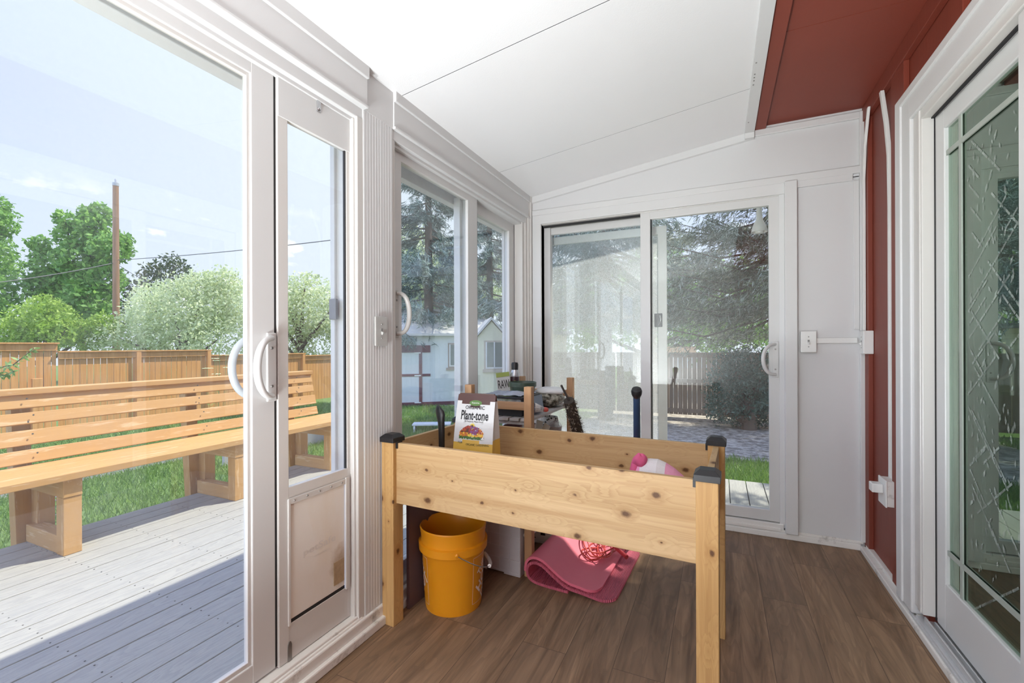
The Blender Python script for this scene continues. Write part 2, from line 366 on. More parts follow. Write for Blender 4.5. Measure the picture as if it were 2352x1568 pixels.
# ---- back wall
bw = B()
bw.box(.372, .80, YB, YB+.12, 0, 2.185)
bw.prism([(XL-.14, 2.18), (.80, 2.18), (.80, 2.60), (.2, 2.585), (XL-.14, 2.36)], YB, YB+.12, 1) if False else None
bw.add([(XL-.14, YB, 2.18), (.80, YB, 2.18), (.80, YB, 2.60), (.2, YB, 2.60), (XL-.14, YB, 2.37), (XL-.14, YB+.12, 2.18), (.80, YB+.12, 2.18), (.80, YB+.12, 2.60), (.2, YB+.12, 2.60), (XL-.14, YB+.12, 2.37)],
       [(0, 1, 2, 3, 4), (9, 8, 7, 6, 5), (0, 5, 6, 1), (1, 6, 7, 2), (2, 7, 8, 3), (3, 8, 9, 4), (4, 9, 5, 0)])
bw.box(XL-.14, -1.24, YB, YB+.12, 0, 2.2)
struct('wall_back', bw, PANEL)
tb = B()
tb.box(-1.312, .747, YB-.018, YB, 2.198, 2.240)                      # rail across
tb.box(.36, .747, YB-.0175, YB, 2.115, 2.20) if False else tb.box(.432, .713, YB-.0165, YB, 2.118+.04, 2.2)
tb.box(-1.312, .375, YB-.016, YB+.02, 2.130, 2.2)
tb.box(-1.312, -1.240, YB-.016, YB+.02, .04, 2.2)
tb.box(.365, .432, YB-.042, YB+.02, .042, 2.2)
tb.box(.337, .372, YB-.004, YB+.08, .06, 2.15)
tb.box(.713, .745, YB-.0145, YB, 1.285, 2.16)
tb.box(.744, .790, YB-.020, YB, .05, 2.555)
tb.box(.205, .745, YB-.017, YB, 2.515, 2.556)
struct('trim_8', tb, PAINT, .003)
tb = B()
xs = [XL, .2]
tb.add([(XL, YB-.014, zc(XL)-.045), (.205, YB-.014, zc(.205)-.045), (.205, YB-.014, zc(.205)), (XL, YB-.014, zc(XL)), (XL, YB, zc(XL)-.05), (.205, YB, zc(.205)-.05), (.205, YB, zc(.205)), (XL, YB, zc(XL))],
       [(0, 1, 2, 3), (4, 5, 1, 0), (1, 5, 6, 2), (0, 3, 7, 4)])
struct('trim_9', tb, PAINT)
kb = B(); kb.box(XL+.02, .745, YB-.022, YB, 0, .036); kb.box(XL+.02, .76, YB-.010, YB, .034, .052)
struct('baseboard_back', kb, GRIME, .006)
# ---- red house wall and its patio door trim
rw = B(); XW = .787
rw.box(XW, .93, 2.42, 3.30, 0, 2.62); rw.box(XW, .93, Y0, 2.45, 2.16, 2.62); rw.box(XW, .93, Y0, .30, 0, 2.2)
struct('wall_right', rw, RED)
tb = B()
for y0, y1 in ((3.150, 3.235), (2.605, 2.775), (2.06, 2.15), (1.35, 1.44), (.6, .69)):
    tb.box(XW-.022, XW, y0, y1, (.02 if y0 > 2.5 else 2.2), 2.50)
tb.box(XW-.030, XW, Y0, 3.235, 2.488, 2.575)
struct('trim_10', tb, RED, .002)
kb = B(); kb.box(.738, .766, Y0, 3.215, 0, .030); kb.box(.764, .790, Y0, 3.215, .0, .044)
struct('baseboard_right', kb, GRIME, .004)
# ---- old house interior seen through the patio door
IW = plain('inside_wall', (.34, .38, .33), .8); ih = B()
ih.box(4.6, 4.7, -2.5, 4.6, 0, 2.5); ih.box(.93, 4.7, 4.5, 4.6, 0, 2.5); ih.box(.93, 4.7, -2.6, -2.5, 0, 2.5); ih.box(.93, 4.7, -2.5, 4.5, 2.45, 2.6); ih.box(.93, .98, 2.42, 4.5, 0, 2.5); ih.box(.93, .98, -2.5, .3, 0, 2.5)
struct('wall_house', ih, IW)
struct('floor', B().box(.84, 4.7, -2.5, 4.5, -.05, .02), plain('inside_carpet', (.20, .20, .16), .9))

# ================================================================ doors
def doorthing(name): return thing(name, kind='structure')
def d_handle(parent, org, nrm, side, h, bulge, mat, plate=True):
    """curved pull: org = middle of the plate, nrm = out of the door, side = bulge direction in the door plane"""
    org, nrm, side, up = Vector(org), Vector(nrm), Vector(side), Vector((0, 0, 1))
    hd = B(); pts = []
    for i in range(25):
        a = math.pi*i/24; pts.append(org+up*(h/2*math.cos(a)*1.0)+side*(bulge*math.sin(a)**.8)+nrm*(.006+.034*math.sin(a)**.5))
    hd.tube(pts, [.009+.003*math.sin(math.pi*i/24) for i in range(25)], 12)
    o = hd.build('handle', mat, parent, smooth=True)
    if plate:
        pl = B(); a = org-nrm*.002; t_ = nrm.cross(up).normalized()
        R = Matrix((( *t_, 0), (*up, 0), (*nrm, 0), (0, 0, 0, 1))).transposed(); R.translation = a
        pl.box(-.017, .017, -h/2-.018, h/2+.018, 0, .008, R); pl.build('handle_plate', mat, o, .003)
        sc_ = B(); sc_.lathe([(.005, .008), (.004, .0105)], 0, h*.33, 12, R); sc_.lathe([(.005, .008), (.004, .0105)], 0, -h*.33, 12, R)
        sc_.build('screw', SCREW, o)
    return o
# -- near sliding door, left wall (big pane)
D1 = doorthing('door_1'); xp = XL-.045
b = B()
b.box(xp-.035, xp, .967, 1.050, .105, 2.135)                         # stile
b.box(xp-.035, xp, -1.8, .97, 2.085, 2.135); b.box(xp-.035, xp, -1.8, .97, .105, .168)
b.box(xp-.035, xp, -.50, -.42, .105, 2.135)
b.build('sash', VIN, D1, .003)
b = B(); b.box(xp-.026, xp-.006, .955, .969, .165, 2.088); b.box(xp-.026, xp-.006, -.42, .958, 2.072, 2.088); b.box(xp-.026, xp-.006, -.42, .958, .165, .182)
b.build('glazing_bead', VINW, D1, .002)
bx('glass_pane', GL_NEAR, xp-.020, xp-.016, -.43, .962, .17, 2.087, D1)
bx('weather_seal', SEAL, xp-.028, xp-.004, 1.050, 1.059, .105, 2.135, D1)
b = B(); b.box(XL-.145, xp-.04, -1.9, 1.40, 2.07, 2.16); b.box(XL-.145, xp-.075, 1.385, 1.44, .1, 2.12); b.build('outer_frame', VIN, D1, .003)
b = B(); b.box(-1.468, -1.43, 1.372, 1.384, 1.31, 1.395); b.build('latch_plate', plain('grey_latch', (.20, .20, .21), .4), D1, .002)
d_handle(D1, (xp, 1.036, 1.130), (1, 0, 0), (0, -1, 0), .195, .078, VIN)
d_handle(D1, (xp-.036, 1.030, 1.130), (-1, 0, 0), (0, -1, 0), .205, .078, VIN, False)
# -- pet door insert
PD = thing('pet_door_panel', 'tall narrow white pet door insert with a small pane above a stained flap', 'pet door')
xq = XL-.040
b = B()
b.box(xq-.022, xq, 1.059, 1.100, .10, 2.135); b.box(xq-.022, xq, 1.372, 1.389, .10, 2.135)
b.box(xq-.0215, xq, 1.09, 1.38, .655, .706); b.box(xq-.0215, xq, 1.09, 1.38, .10, .228)
b.build('frame', VINW, PD, .002)
b = B(); b.box(xq-.021, xq+.003, 1.060, 1.388, 1.990, 2.135); b.build('top_plate', VIN, PD, .0015)
b = B(); b.box(xq+.003, xq+.007, 1.222, 1.240, 2.080, 2.135); b.lathe([(.0075, 0), (.0075, .004), (.003, .006)], 0, 0, 16, Matrix.Translation((xq+.006, 1.231, 2.092)) @ Matrix.Rotation(math.pi/2, 4, 'Y'))
b.build('lock_tab', METAL, PD, .001)
bx('window_pane', GL_NEAR, xq-.012, xq-.009, 1.10, 1.373, .706, 1.99, PD)
bx('seal_strip', SEAL, xq-.013, xq-.004, 1.366, 1.373, .706, 1.99, PD)
b = B(); b.box(xq, xq+.006, 1.093, 1.103, .222, .665); b.box(xq, xq+.008, 1.357, 1.377, .222, .672); b.box(xq, xq+.006, 1.093, 1.38, .645, .668)
b.build('flap_frame', VINW, PD, .002)
b = B()
for i in range(5): b.lathe([(.0035, .0055), (.0025, .0085)], 0, 0, 10, Matrix.Translation((xq, 1.118+.055*i, .6565)) @ Matrix.Rotation(math.pi/2, 4, 'Y'))
b.build('screws', SCREW, PD)
def flapmat():
    t = NT('yellowed_flap'); s = t.n('ShaderNodeSeparateXYZ', {0: t.co()})
    yy = t.ramp(s.outputs[1], (0., 0.), (1., 1.))
    dy = t.math('SUBTRACT', s.outputs[1], 1.345); dz = t.math('SUBTRACT', s.outputs[2], .335)
    d = t.math('ADD', t.math('MULTIPLY', dy, dy), t.math('MULTIPLY', t.math('MULTIPLY', dz, dz), .45))
    st = t.ramp(t.math('ADD', t.math('MULTIPLY', d, 60.), t.math('MULTIPLY', t.noise(sc=22, det=5), .55)), (.18, 1.), (.52, 0.))
    c = t.mix(t.ramp(t.noise((1, 3, 1), 4, 4), (.45, 0.), (.75, .5)), (.84, .80, .74), (.78, .68, .54))
    c = t.mix(t.math('MULTIPLY', st, .85), c, (.36, .22, .10))
    t.bsdf(c, .4); return t.m
FLAP = flapmat()
b = B(); b.box(xq-.006, xq-.001, 1.104, 1.357, .24, .645); fo = b.build('flap', FLAP, PD, .002)
b = B(); b.box(xq-.001, xq+.0005, 1.30, 1.354, .262, .352); b.build('flap_patch', plain('worn_patch', (.42, .30, .18), .7, .3, 60), fo)
b = B(); b.box(xq-.0065, xq-.002, 1.104, 1.357, .226, .239); b.build('magnet_strip', SEAL, PD)
EMB = plain('embossed_flap', (.75, .71, .66), .4)
def flat_text(name, body, mat, parent, org, ax, up, width=None, height=None, thick=.0006, **k):
    vs, fs = text_geo(body, width, height, **k); org, ax, up = Vector(org), Vector(ax), Vector(up); nn = ax.cross(up)
    b = B(); b.add([org+ax*u+up*v+nn*thick for u, v in vs], fs); return b.build(name, mat, parent)
flat_text('embossed_lettering', 'petSafe', EMB, fo, (xq-.001, 1.235, .448), (0, 1, 0), (0, 0, 1), .15, .034, bold=.01)
flat_text('embossed_small_lettering', 'www.petsafe.net', EMB, fo, (xq-.001, 1.245, .418), (0, 1, 0), (0, 0, 1), .075, .008)
b = B(); b.prism([(1.092, .10), (1.108, .10), (1.108, .155), (1.104, .166), (1.100, .168), (1.096, .166), (1.092, .155)], xq, xq+.003, 0); b.build('slide_bolt', SCREW, PD)
# -- far left sliding door
D2 = doorthing('door_2'); xa = XL-.052; xb_ = XL-.092
b = B(); b.box(xa-.035, xa, 1.640, 1.735, .10, 2.150); b.box(xa-.035, xa, 2.362, 2.480, .10, 2.150); b.box(xa-.035, xa, 1.7, 2.4, 2.082, 2.150); b.box(xa-.035, xa, 1.7, 2.4, .10, .17)
b.build('inner_sash', VIN, D2, .003)
b = B(); b.box(xb_-.035, xb_, 2.40, 2.535, .10, 2.135); b.box(xb_-.035, xb_, 3.035, 3.125, .10, 2.135); b.box(xb_-.035, xb_, 2.45, 3.08, 2.055, 2.135); b.box(xb_-.035, xb_, 2.45, 3.08, .10, .17)
b.build('outer_sash', VIN, D2, .003)
b = B(); b.box(xa-.12, xa-.09, 1.64, 1.70, .1, 2.1); b.box(xa-.085, xa-.04, 2.335, 2.365, .1, 2.10) ; b.box(xa-.14, xa-.09, 1.64, 3.12, 2.06, 2.16); b.box(xa-.11, xa-.085, 3.05, 3.12, .1, 2.1)
b.build('screen_frame', VIN, D2, .003)
bx('inner_pane', GL_FAR, xa-.02, xa-.016, 1.73, 2.37, .165, 2.09, D2); bx('outer_pane', GL_FAR, xb_-.02, xb_-.016, 2.53, 3.04, .165, 2.06, D2)
b = B(); b.box(xa-.03, xa-.004, 2.480, 2.486, .10, 2.15); b.box(xb_-.03, xb_-.004, 3.125, 3.132, .1, 2.135); b.box(xa-.032, xa+.002, 2.480, 3.12, 2.137, 2.146); b.build('weather_seal', SEAL, D2)
d_handle(D2, (xa, 1.690, 1.352), (1, 0, 0), (0, 1, 0), .19, .050, plain('grey_handle', (.55, .55, .53), .35))
# -- back wall sliding door
D3 = doorthing('door_3'); ya, yb2 = YB+.035, YB+.075
b = B(); b.box(-1.2435, -1.19, yb2-.02, yb2+.035, .06, 2.115); b.box(-1.245, -.44, yb2, yb2+.035, 2.062, 2.115); b.box(-1.245, -.44, yb2, yb2+.035, .06, .13); b.box(-.50, -.43, yb2, yb2+.035, .06, 2.11)
b.build('outer_sash', VIN, D3, .003)
b = B(); b.box(-.502, -.434, ya-.03, ya+.012, .09, 2.135); b.box(.284, .342, ya-.03, ya+.012, .09, 2.135); b.box(-.44, .29, ya-.03, ya+.012, 2.075, 2.135); b.box(-.44, .29, ya-.03, ya+.012, .09, .160)
b.build('inner_sash', VIN, D3, .003)
b = B(); b.box(-1.245, .345, YB+.0, YB+.13, 2.125, 2.16); b.box(-1.262, -1.24, YB-.004, YB+.12, .06, 2.15); b.build('outer_frame', VINW, D3, .003)
b = B(); b.box(-1.24, -.5, ya+.0, ya+.02, 2.113, 2.125); b.box(-1.2450, -1.2415, yb2-.003, yb2+.02, .06, 2.12); b.box(-.432, -.427, ya-.02, ya+.01, .16, 2.075); b.build('weather_seal', SEAL, D3)
bx('outer_pane', GL_BACK, -1.192, -.49, yb2+.016, yb2+.020, .125, 2.066, D3); bx('inner_pane', GL_RIGHT, -.436, .286, ya-.012, ya-.008, .158, 2.078, D3)
b = B(); b.box(-1.245, .36, YB-.01, YB+.15, -.02, .085); b.box(-1.24, .345, YB-.018, YB-.006, .04, .062); b.build('sill', GRIME, D3, .004)
d_handle(D3, (.318, ya-.03, 1.108), (0, -1, 0), (-1, 0, 0), .19, .070, VIN)
# sliding screen outside it
SD = thing('screen_door', 'white framed insect screen slid behind the left half of the back sliding door', 'screen door')
ys = 3.395
b = B(); b.box(-.402, -.342, ys, ys+.022, .07, 2.06); b.box(-1.27, -1.215, ys, ys+.022, .07, 2.06); b.box(-1.22, -.40, ys, ys+.022, 2.0, 2.06); b.box(-1.22, -.40, ys, ys+.022, .07, .14); b.box(-1.22, -.40, ys, ys+.022, .455, .50)
b.build('frame', VIN, SD, .002)
bx('mesh', SCREEN, -1.217, -.40, ys+.010, ys+.0115, .13, 2.01, SD)
b = B(); b.box(-.428, -.372, ys-.008, ys, 1.33, 1.428); lo = b.build('latch', plain('dark_latch', (.06, .065, .07), .35), SD, .004)
b = B(); b.tube([(-.398, ys-.008, 1.345), (-.382, ys-.02, 1.365), (-.380, ys-.024, 1.385), (-.388, ys-.012, 1.412)], .005); b.build('lever', METAL, lo, smooth=True)
# -- patio door on the right
D4 = doorthing('door_4'); X4 = XR+.012
b = B()                                            # casing
b.box(.700, XW, 2.500, 2.622, .045, 2.300) if False else None
b.box(.745, XW, 2.470, 2.620, .045, 2.300); b.box(.745, XW, .25, 2.62, 2.165, 2.300); b.box(.737, XW, 2.560, 2.628, .045, 2.306); b.box(.737, XW, .25, 2.628, 2.262, 2.306)
b.build('casing', PAINT, D4, .006)
b = B(); b.box(.757, .86, 2.385, 2.47, .085, 2.19); b.box(.757, .86, .3, 2.47, 2.125, 2.19); b.box(.752, .77, 2.395, 2.43, .085, 2.17); b.build('jamb', VINW, D4, .004)
b = B(); b.box(.752, .90, .3, 2.45, -.02, .050); b.box(.765, .772, .3, 2.4, .05, .075); b.box(.79, .797, .3, 2.38, .05, .072); b.box(.745, .757, .3, 2.5, .0, .042); b.build('track_sill', plain('worn_aluminium', (.62, .63, .64), .35, .12, 30, Metallic=.3), D4, .002)
def sash(x0, y0, y1, nm, top=2.118):
    b = B(); b.box(x0, x0+.036, y1-.075, y1, .072, top); b.box(x0, x0+.036, y0, y0+.075, .072, top); b.box(x0, x0+.036, y0, y1, top-.075, top); b.box(x0, x0+.036, y0, y1, .072, .262)
    return b.build(nm, VIN, D4, .004)
sash(.800, 1.675, 2.380, 'outer_sash'); sash(.760, .70, 1.735, 'inner_sash')
b = B(); b.box(.797, .80, 2.381, 2.387, .075, 2.12); b.box(.788, .80, 1.735, 2.385, 2.119, 2.126); b.build('weather_seal', SEAL, D4)
bx('outer_pane', GL_PATIO, .814, .818, 1.74, 2.31, .255, 2.05, D4); bx('inner_pane', GL_PATIO, .774, .778, .77, 1.67, .255, 2.05, D4)
gm = plain('grille_white', (.40, .44, .39), .4)
b = B(); b.box(.806, .811, 2.185, 2.203, .262, 2.045); b.box(.806, .811, 1.75, 2.305, 1.935, 1.955); b.box(.806, .811, 1.75, 2.305, .375, .395); b.build('grille', gm, D4)
def filmmat():
    t = NT('etched_film'); tr = t.n('ShaderNodeBsdfTransparent', {'Color': (1, 1, 1, 1)}).outputs[0]
    d = t.n('ShaderNodeBsdfPrincipled', {'Base Color': (.50, .57, .52, 1), 'Roughness': .2}).outputs[0]
    f = t.ramp(t.noise(sc=30, det=3), (.3, .14), (.7, .62))
    t.t.links.new(t.n('ShaderNodeMixShader', {0: f, 1: tr, 2: d}).outputs[0], t.o.inputs[0]); return t.m
b = B(); rr = random.Random(3)
def film_strip(y0, z0, y1, z1, w_):
    d = Vector((y1-y0, z1-z0)); n_ = Vector((-d.y, d.x)).normalized()*w_/2
    b.add([(.8125, y0-n_.x, z0-n_.y), (.8125, y1-n_.x, z1-n_.y), (.8125, y1+n_.x, z1+n_.y), (.8125, y0+n_.x, z0+n_.y)], [(0, 1, 2, 3)])
for k in range(34):
    up_ = k % 2; zc0 = .45+rr.random()*1.35; ln = .10+.30*rr.random(); y0 = 1.78+rr.random()*.30; sl_ = (.75 if up_ else -.62)
    p = 0
    while p < ln:
        e_ = min(p+.045, ln); ya_, yb_ = y0+p*.8, y0+e_*.8-.004
        if yb_ < 2.16: film_strip(ya_, zc0+sl_*p, yb_, zc0+sl_*(e_-.004), .0075)
        p = e_
for k in range(170):
    cy_, cz_ = 1.77+rr.random()*.38, .42+rr.random()*1.5; a = rr.uniform(.9, 2.2)*(1 if rr.random() < .8 else -1); l_ = rr.uniform(.018, .042)
    d = Vector((math.cos(a), math.sin(a)))*l_; n_ = Vector((-d.y, d.x))*.17
    b.add([(.8122, cy_, cz_), (.8122, cy_+d.x*.45+n_.x, cz_+d.y*.45+n_.y), (.8122, cy_+d.x, cz_+d.y), (.8122, cy_+d.x*.45-n_.x, cz_+d.y*.45-n_.y)], [(0, 1, 2, 3)])
b.build('etched_bamboo_film', filmmat(), D4)
# ================================================================ switches, raceways, outlet
PLATE = plain('switch_plate', (.80, .80, .78), .32, .02)
def switch(name, label, org, nrm, w_, h_, depth, mat=PLATE):
    o = thing(name, label, 'light switch', org); n_ = Vector(nrm); up = Vector((0, 0, 1)); t_ = up.cross(n_)
    R = Matrix(((*t_, 0), (*up, 0), (*n_, 0), (0, 0, 0, 1))).transposed()
    B().box(-w_/2, w_/2, -h_/2, h_/2, 0, depth, R).build('box' if depth > .015 else 'plate', mat, o, .004, seg=3)
    B().box(-.005, .005, -.012, .012, depth-.004, depth+.001, R).build('slot', plain('switch_slot', (.25, .25, .24), .5), o)
    tg = Matrix.Rotation(.5, 4, 'X'); B().box(-.0045, .0045, -.010, .002, 0, .016, R @ Matrix.Translation((0, 0, depth-.003)) @ tg).build('toggle', mat, o, .001)
    s_ = B()
    for zz in (-.03, .03): s_.lathe([(.0035, depth), (.0028, depth+.0015)], 0, zz, 10, R)
    s_.build('screw', SCREW, o); return o
GREYP = plain('grey_switch', (.50, .50, .48), .35, .03)
switch('light_switch', 'grey toggle switch plate on the fluted post between the left doors', (XL, 1.523, 1.263), (1, 0, 0), .076, .126, .009, GREYP)
switch('light_switch', 'white toggle switch box on the panel right of the back door', (.488, YB, 1.216), (0, -1, 0), .082, .128, .034)
switch('light_switch', 'white switch box at the red wall corner fed by the raceway', (.786, 3.172, 1.211), (-1, 0, 0), .078, .132, .048)
b = B(); b.box(.529, .732, YB-.016, YB, 1.207, 1.239); tag(b.build('cable_raceway', PLATE, None, .002), 'short flat white raceway running level between the two switch boxes', 'cable cover')
b = B(); P_ = [(.763, 3.195, 1.27), (.763, 3.195, 1.7), (.764, 3.197, 1.95), (.762, 3.192, 2.15), (.758, 3.150, 2.32), (.754, 3.060, 2.50)]
def ribbon(b, pts, wdt, th):
    pts = [Vector(p) for p in pts]; vs = []; k = len(pts)
    for p in pts:
        for dy, dx in ((-wdt/2, 0), (wdt/2, 0), (wdt/2, -th), (-wdt/2, -th)): vs.append((p.x+dx, p.y+dy, p.z))
    fs = [(3, 2, 1, 0), tuple(range(4*k-4, 4*k))]
    for i in range(k-1):
        for j in range(4): fs.append((i*4+j, i*4+(j+1) % 4, i*4+4+(j+1) % 4, i*4+4+j))
    b.add(vs, fs)
ribbon(b, P_, .022, .012); tag(b.build('cable_raceway', PLATE, None, .002), 'white raceway beside the back corner, bent near its top end', 'cable cover')
b = B(); ribbon(b, [(.786, 2.835, .53), (.786, 2.835, 1.2), (.786, 2.835, 1.9), (.784, 2.838, 2.15), (.776, 2.850, 2.32), (.764, 2.875, 2.49)], .026, .016)
tag(b.build('cable_raceway', PLATE, None, .002), 'long white raceway climbing the red wall above the outlet', 'cable cover')
ot = thing('power_outlet', 'white outlet box low on the red wall with an adapter plugged in', 'power outlet', (.786, 2.80, .47))
B().box(-.048, 0, -.055, .055, -.062, .062).build('box', GRIME, ot, .003); B().box(-.054, -.047, -.058, .058, -.066, .066).build('cover_plate', PLATE, ot, .003)
ad = thing('plug_adapter', 'small white block adapter plugged into the low outlet', 'adapter', (.732, 2.805, .486)); B().box(-.045, 0, -.028, .028, -.022, .022).build('body', PLATE, ad, .004); B().box(0, .012, -.006, .006, -.006, .006).build('prongs', METAL, ad)

# ================================================================ raised cedar planter
CED_X = wood('cedar_long', (.56, .385, .185), (.32, .165, .06), 0, streak=.9)
CED_Y = wood('cedar_cross', (.56, .40, .21), (.30, .17, .07), 1)
CED_Z = wood('cedar_post', (.58, .365, .14), (.30, .14, .045), 2, streak=.9)
PL = thing('planter_box', 'raised knotty cedar planter box on four posts with black caps', 'planter', (-1.295, 1.558, 0), math.radians(-2.3))
LX, LY, PW = 1.262, .545, .064
for ix, iy in ((0, 0), (1, 0), (0, 1), (1, 1)):
    cx, cy_ = ix*LX, iy*LY
    B().box(cx-PW/2, cx+PW/2, cy_-PW/2, cy_+PW/2, 0, .795).build('post', CED_Z, PL, .003)
    c_ = B(); hw = .0375
    c_.box(cx-hw, cx+hw, cy_-hw, cy_+hw, .786, .806)
    t_ = hw*.58
    c_.add([(cx-hw, cy_-hw, .806), (cx+hw, cy_-hw, .806), (cx+hw, cy_+hw, .806), (cx-hw, cy_+hw, .806), (cx-t_, cy_-t_, .820), (cx+t_, cy_-t_, .820), (cx+t_, cy_+t_, .820), (cx-t_, cy_+t_, .820)],
           [(0, 1, 5, 4), (1, 2, 6, 5), (2, 3, 7, 6), (3, 0, 4, 7), (4, 5, 6, 7)])
    c_.build('post_cap', BLACK, PL, .0008)
ZB0, ZB1 = .523, .783
for iy, nm in ((0, 'front_board'), (1, 'back_board')):
    B().box(PW/2-.012, LX-PW/2+.012, iy*LY-.011, iy*LY+.011, ZB0, ZB1).build(nm, CED_X, PL, .002)
for ix in (0, 1): B().box(ix*LX-.011, ix*LX+.011, PW/2-.012, LY-PW/2+.012, ZB0, ZB1).build('end_board', CED_Y, PL, .002)
b = B()
for i in range(7): b.box(.012, LX-.012, .013+i*.0745, .013+i*.0745+.072, .575, .600)
b.build('bottom_boards', CED_X, PL)
b = B()
for sx in (0, 1):
    for sy in (0, 1):
        cx = sx*LX+(1-2*sx)*(PW/2+.004); b.box(cx-.006, cx+.006, sy*LY-.016, sy*LY+.016, .76, .79)
b.build('bracket', BLACK, PL)
# --- plant food bag standing in the planter
BAG = thing('fertilizer_bag', 'white and brown paper bag of organic plant food standing inside the planter', 'bag', (-1.022, 1.815, .600), math.radians(2))
BW, BH, BD = .205, .372, .085
def bagf(u, v, off=0.):       # front surface, u across, v height
    k = v/BH; d = BD/2*(1-k**2.2)+.004; wv = 1-.06*k
    bul = .012*math.cos(u/BW*math.pi)*math.sin(math.pi*min(1, k*1.05))
    return (u*wv, -(d+bul)-off+.014*k, v)
BROWN = plain('bag_brown', (.085, .038, .030), .4); BWH = plain('bag_white', (.62, .62, .62), .38, .04); GOLD = plain('bag_gold', (.70, .44, .08), .4)
b = B(); NU, NV = 16, 26
for k in range(NV):
    for j in range(NU):
        for side_ in (0, 1):
            u0, u1 = -BW/2+BW*j/NU, -BW/2+BW*(j+1)/NU; v0, v1 = BH*k/NV, BH*(k+1)/NV
            q = [bagf(u0, v0), bagf(u1, v0), bagf(u1, v1), bagf(u0, v1)]
            if side_: q = [(x, -y+.028*z/BH, z) for x, y, z in q][::-1]
            vm = (v0+v1)/2; um = (u0+u1)/2/BW
            b.cur = 0 if vm > .331-.012*math.cos(um*5) else (2 if vm < .166+.006*math.sin(um*8+2) else 1)
            b.add(q, [(0, 1, 2, 3)])
for sx in (-1, 1):
    for k in range(NV):
        v0, v1 = BH*k/NV, BH*(k+1)/NV; a0, a1 = bagf(sx*BW/2, v0), bagf(sx*BW/2, v1)
        m0 = (a0[0]-sx*.012*(v0/BH), .014*v0/BH, v0); m1 = (a1[0]-sx*.012*(v1/BH), .014*v1/BH, v1)
        c0 = (a0[0], -a0[1]+.028*v0/BH, v0); c1 = (a1[0], -a1[1]+.028*v1/BH, v1)
        b.cur = 0 if v0 > .331 else (2 if v0 < .166 else 1)
        b.add([a0, m0, m1, a1], [(0, 1, 2, 3)]); b.add([m0, c0, c1, m1], [(0, 1, 2, 3)])
b.cur = 2; b.box(-BW/2+.01, BW/2-.01, -BD/2+.01, BD/2-.01, .0, .004)
b.cur = 0; b.box(-BW*.47+.006, BW*.47-.006, -.003+.014, .003+.014, BH-.012, BH+.006)
b.build('paper_bag', [BROWN, BWH, GOLD], BAG, smooth=False)
def on_bag(name, mat, vs, fs, off=.0008): b = B(); b.add([bagf(u, v, off) for u, v in vs], fs); return b.build(name, mat, BAG)
def bag_text(name, body, u, v, wd, ht, mat, off=.0014, **k):
    vs, fs = text_geo(body, wd, ht, **k); return on_bag(name, mat, [(a+u, c+v) for a, c in vs], fs, off)
INK = plain('black_ink', (.012, .010, .012), .5, 0.); WINK = plain('white_ink', (.82, .82, .80), .5, 0.); GINK = plain('green_ink', (.10, .20, .05), .5)
def disc(u, v, ru, rv, n=24): return [(u+ru*math.cos(2*math.pi*i/n), v+rv*math.sin(2*math.pi*i/n)) for i in range(n)], [tuple(range(n))]
vs, fs = disc(0, .335, .034, .0125); on_bag('green_badge', GINK, vs, fs)
bag_text('badge_lettering', 'Espoma', 0, .335, .040, .0085, WINK)
bag_text('bag_lettering', 'ORGANIC', 0, .315, .104, .0155, INK, bold=.012)
bag_text('bag_lettering', 'Plant-tone', .002, .2805, .146, .042, INK, bold=.022)
bag_text('bag_lettering', 'All Purpose Plant Food', .001, .2525, .100, .0088, INK, bold=.01)
b = B()
for vv in (.2595, .2460): b.add([bagf(u, v, .0012) for u, v in ((-.052, vv), (.054, vv), (.054, vv+.0007), (-.052, vv+.0007))], [(0, 1, 2, 3)])
b.build('lettering_rules', INK, BAG)
bag_text('bag_lettering', 'FOR', -.062, .158, .026, .010, plain('dark_green_ink', (.08, .09, .03), .5))
bag_text('bag_lettering', 'ORGANIC GARDENING', .028, .152, .115, .0095, MC['dark_green_ink'])
cols = [(.30, .03, .03), (.62, .20, .03), (.78, .52, .05), (.20, .07, .24), (.07, .16, .03), (.45, .10, .02), (.78, .62, .06), (.10, .04, .02), (.80, .80, .80), (.02, .02, .02)]
fm = [plain('print_colour_%s' % nm, c_, .5, .15, 400) for nm, c_ in zip(('maroon', 'orange', 'amber', 'violet', 'leaf', 'rust', 'yellow', 'seed', 'fur', 'spot'), cols)]
b = B(); rr = random.Random(5)
def pd(u, v, r, ci, off, n=9, star=0):
    vs = []
    for i in range(n*2 if star else n):
        a = 2*math.pi*i/(n*2 if star else n); q_ = r*(1 if not star or i % 2 else .62); vs.append(bagf(u+q_*math.cos(a), v+q_*math.sin(a), off))
    b.cur = ci; b.add(vs, [tuple(range(len(vs)))])
for i in range(420):
    u = rr.uniform(-.068, .056); top = .183+.052*math.cos((u+.004)/.07*1.25); v = rr.uniform(.178, max(.184, top)); z_ = (v-.178)/.05
    ci = 4 if v < .187 else (rr.choice([1, 5, 1, 2]) if (z_ < .5 and u < -.02) else rr.choice([2, 6, 2, 1]) if z_ < .45 else rr.choice([0, 0, 5, 7]) if u < -.012 else rr.choice([3, 3, 0]) if u < .03 else rr.choice([1, 5, 0]))
    pd(u, v, rr.uniform(.0035, .0065), ci, .0008+i*.000004, 7, 1)
pd(-.002, .232, .0165, 6, .0016, 13, 1); pd(-.002, .232, .012, 2, .0018, 13, 1); pd(-.002, .232, .007, 7, .002, 12)
for u, v, r in ((.052, .205, .008), (.050, .194, .0105), (.053, .184, .009)): pd(u, v, r, 8, .0017, 12)
for i in range(9): pd(.052+rr.uniform(-.008, .008), .196+rr.uniform(-.012, .013), .0018, 9, .0019, 7)
b.build('flower_picture', fm, BAG)
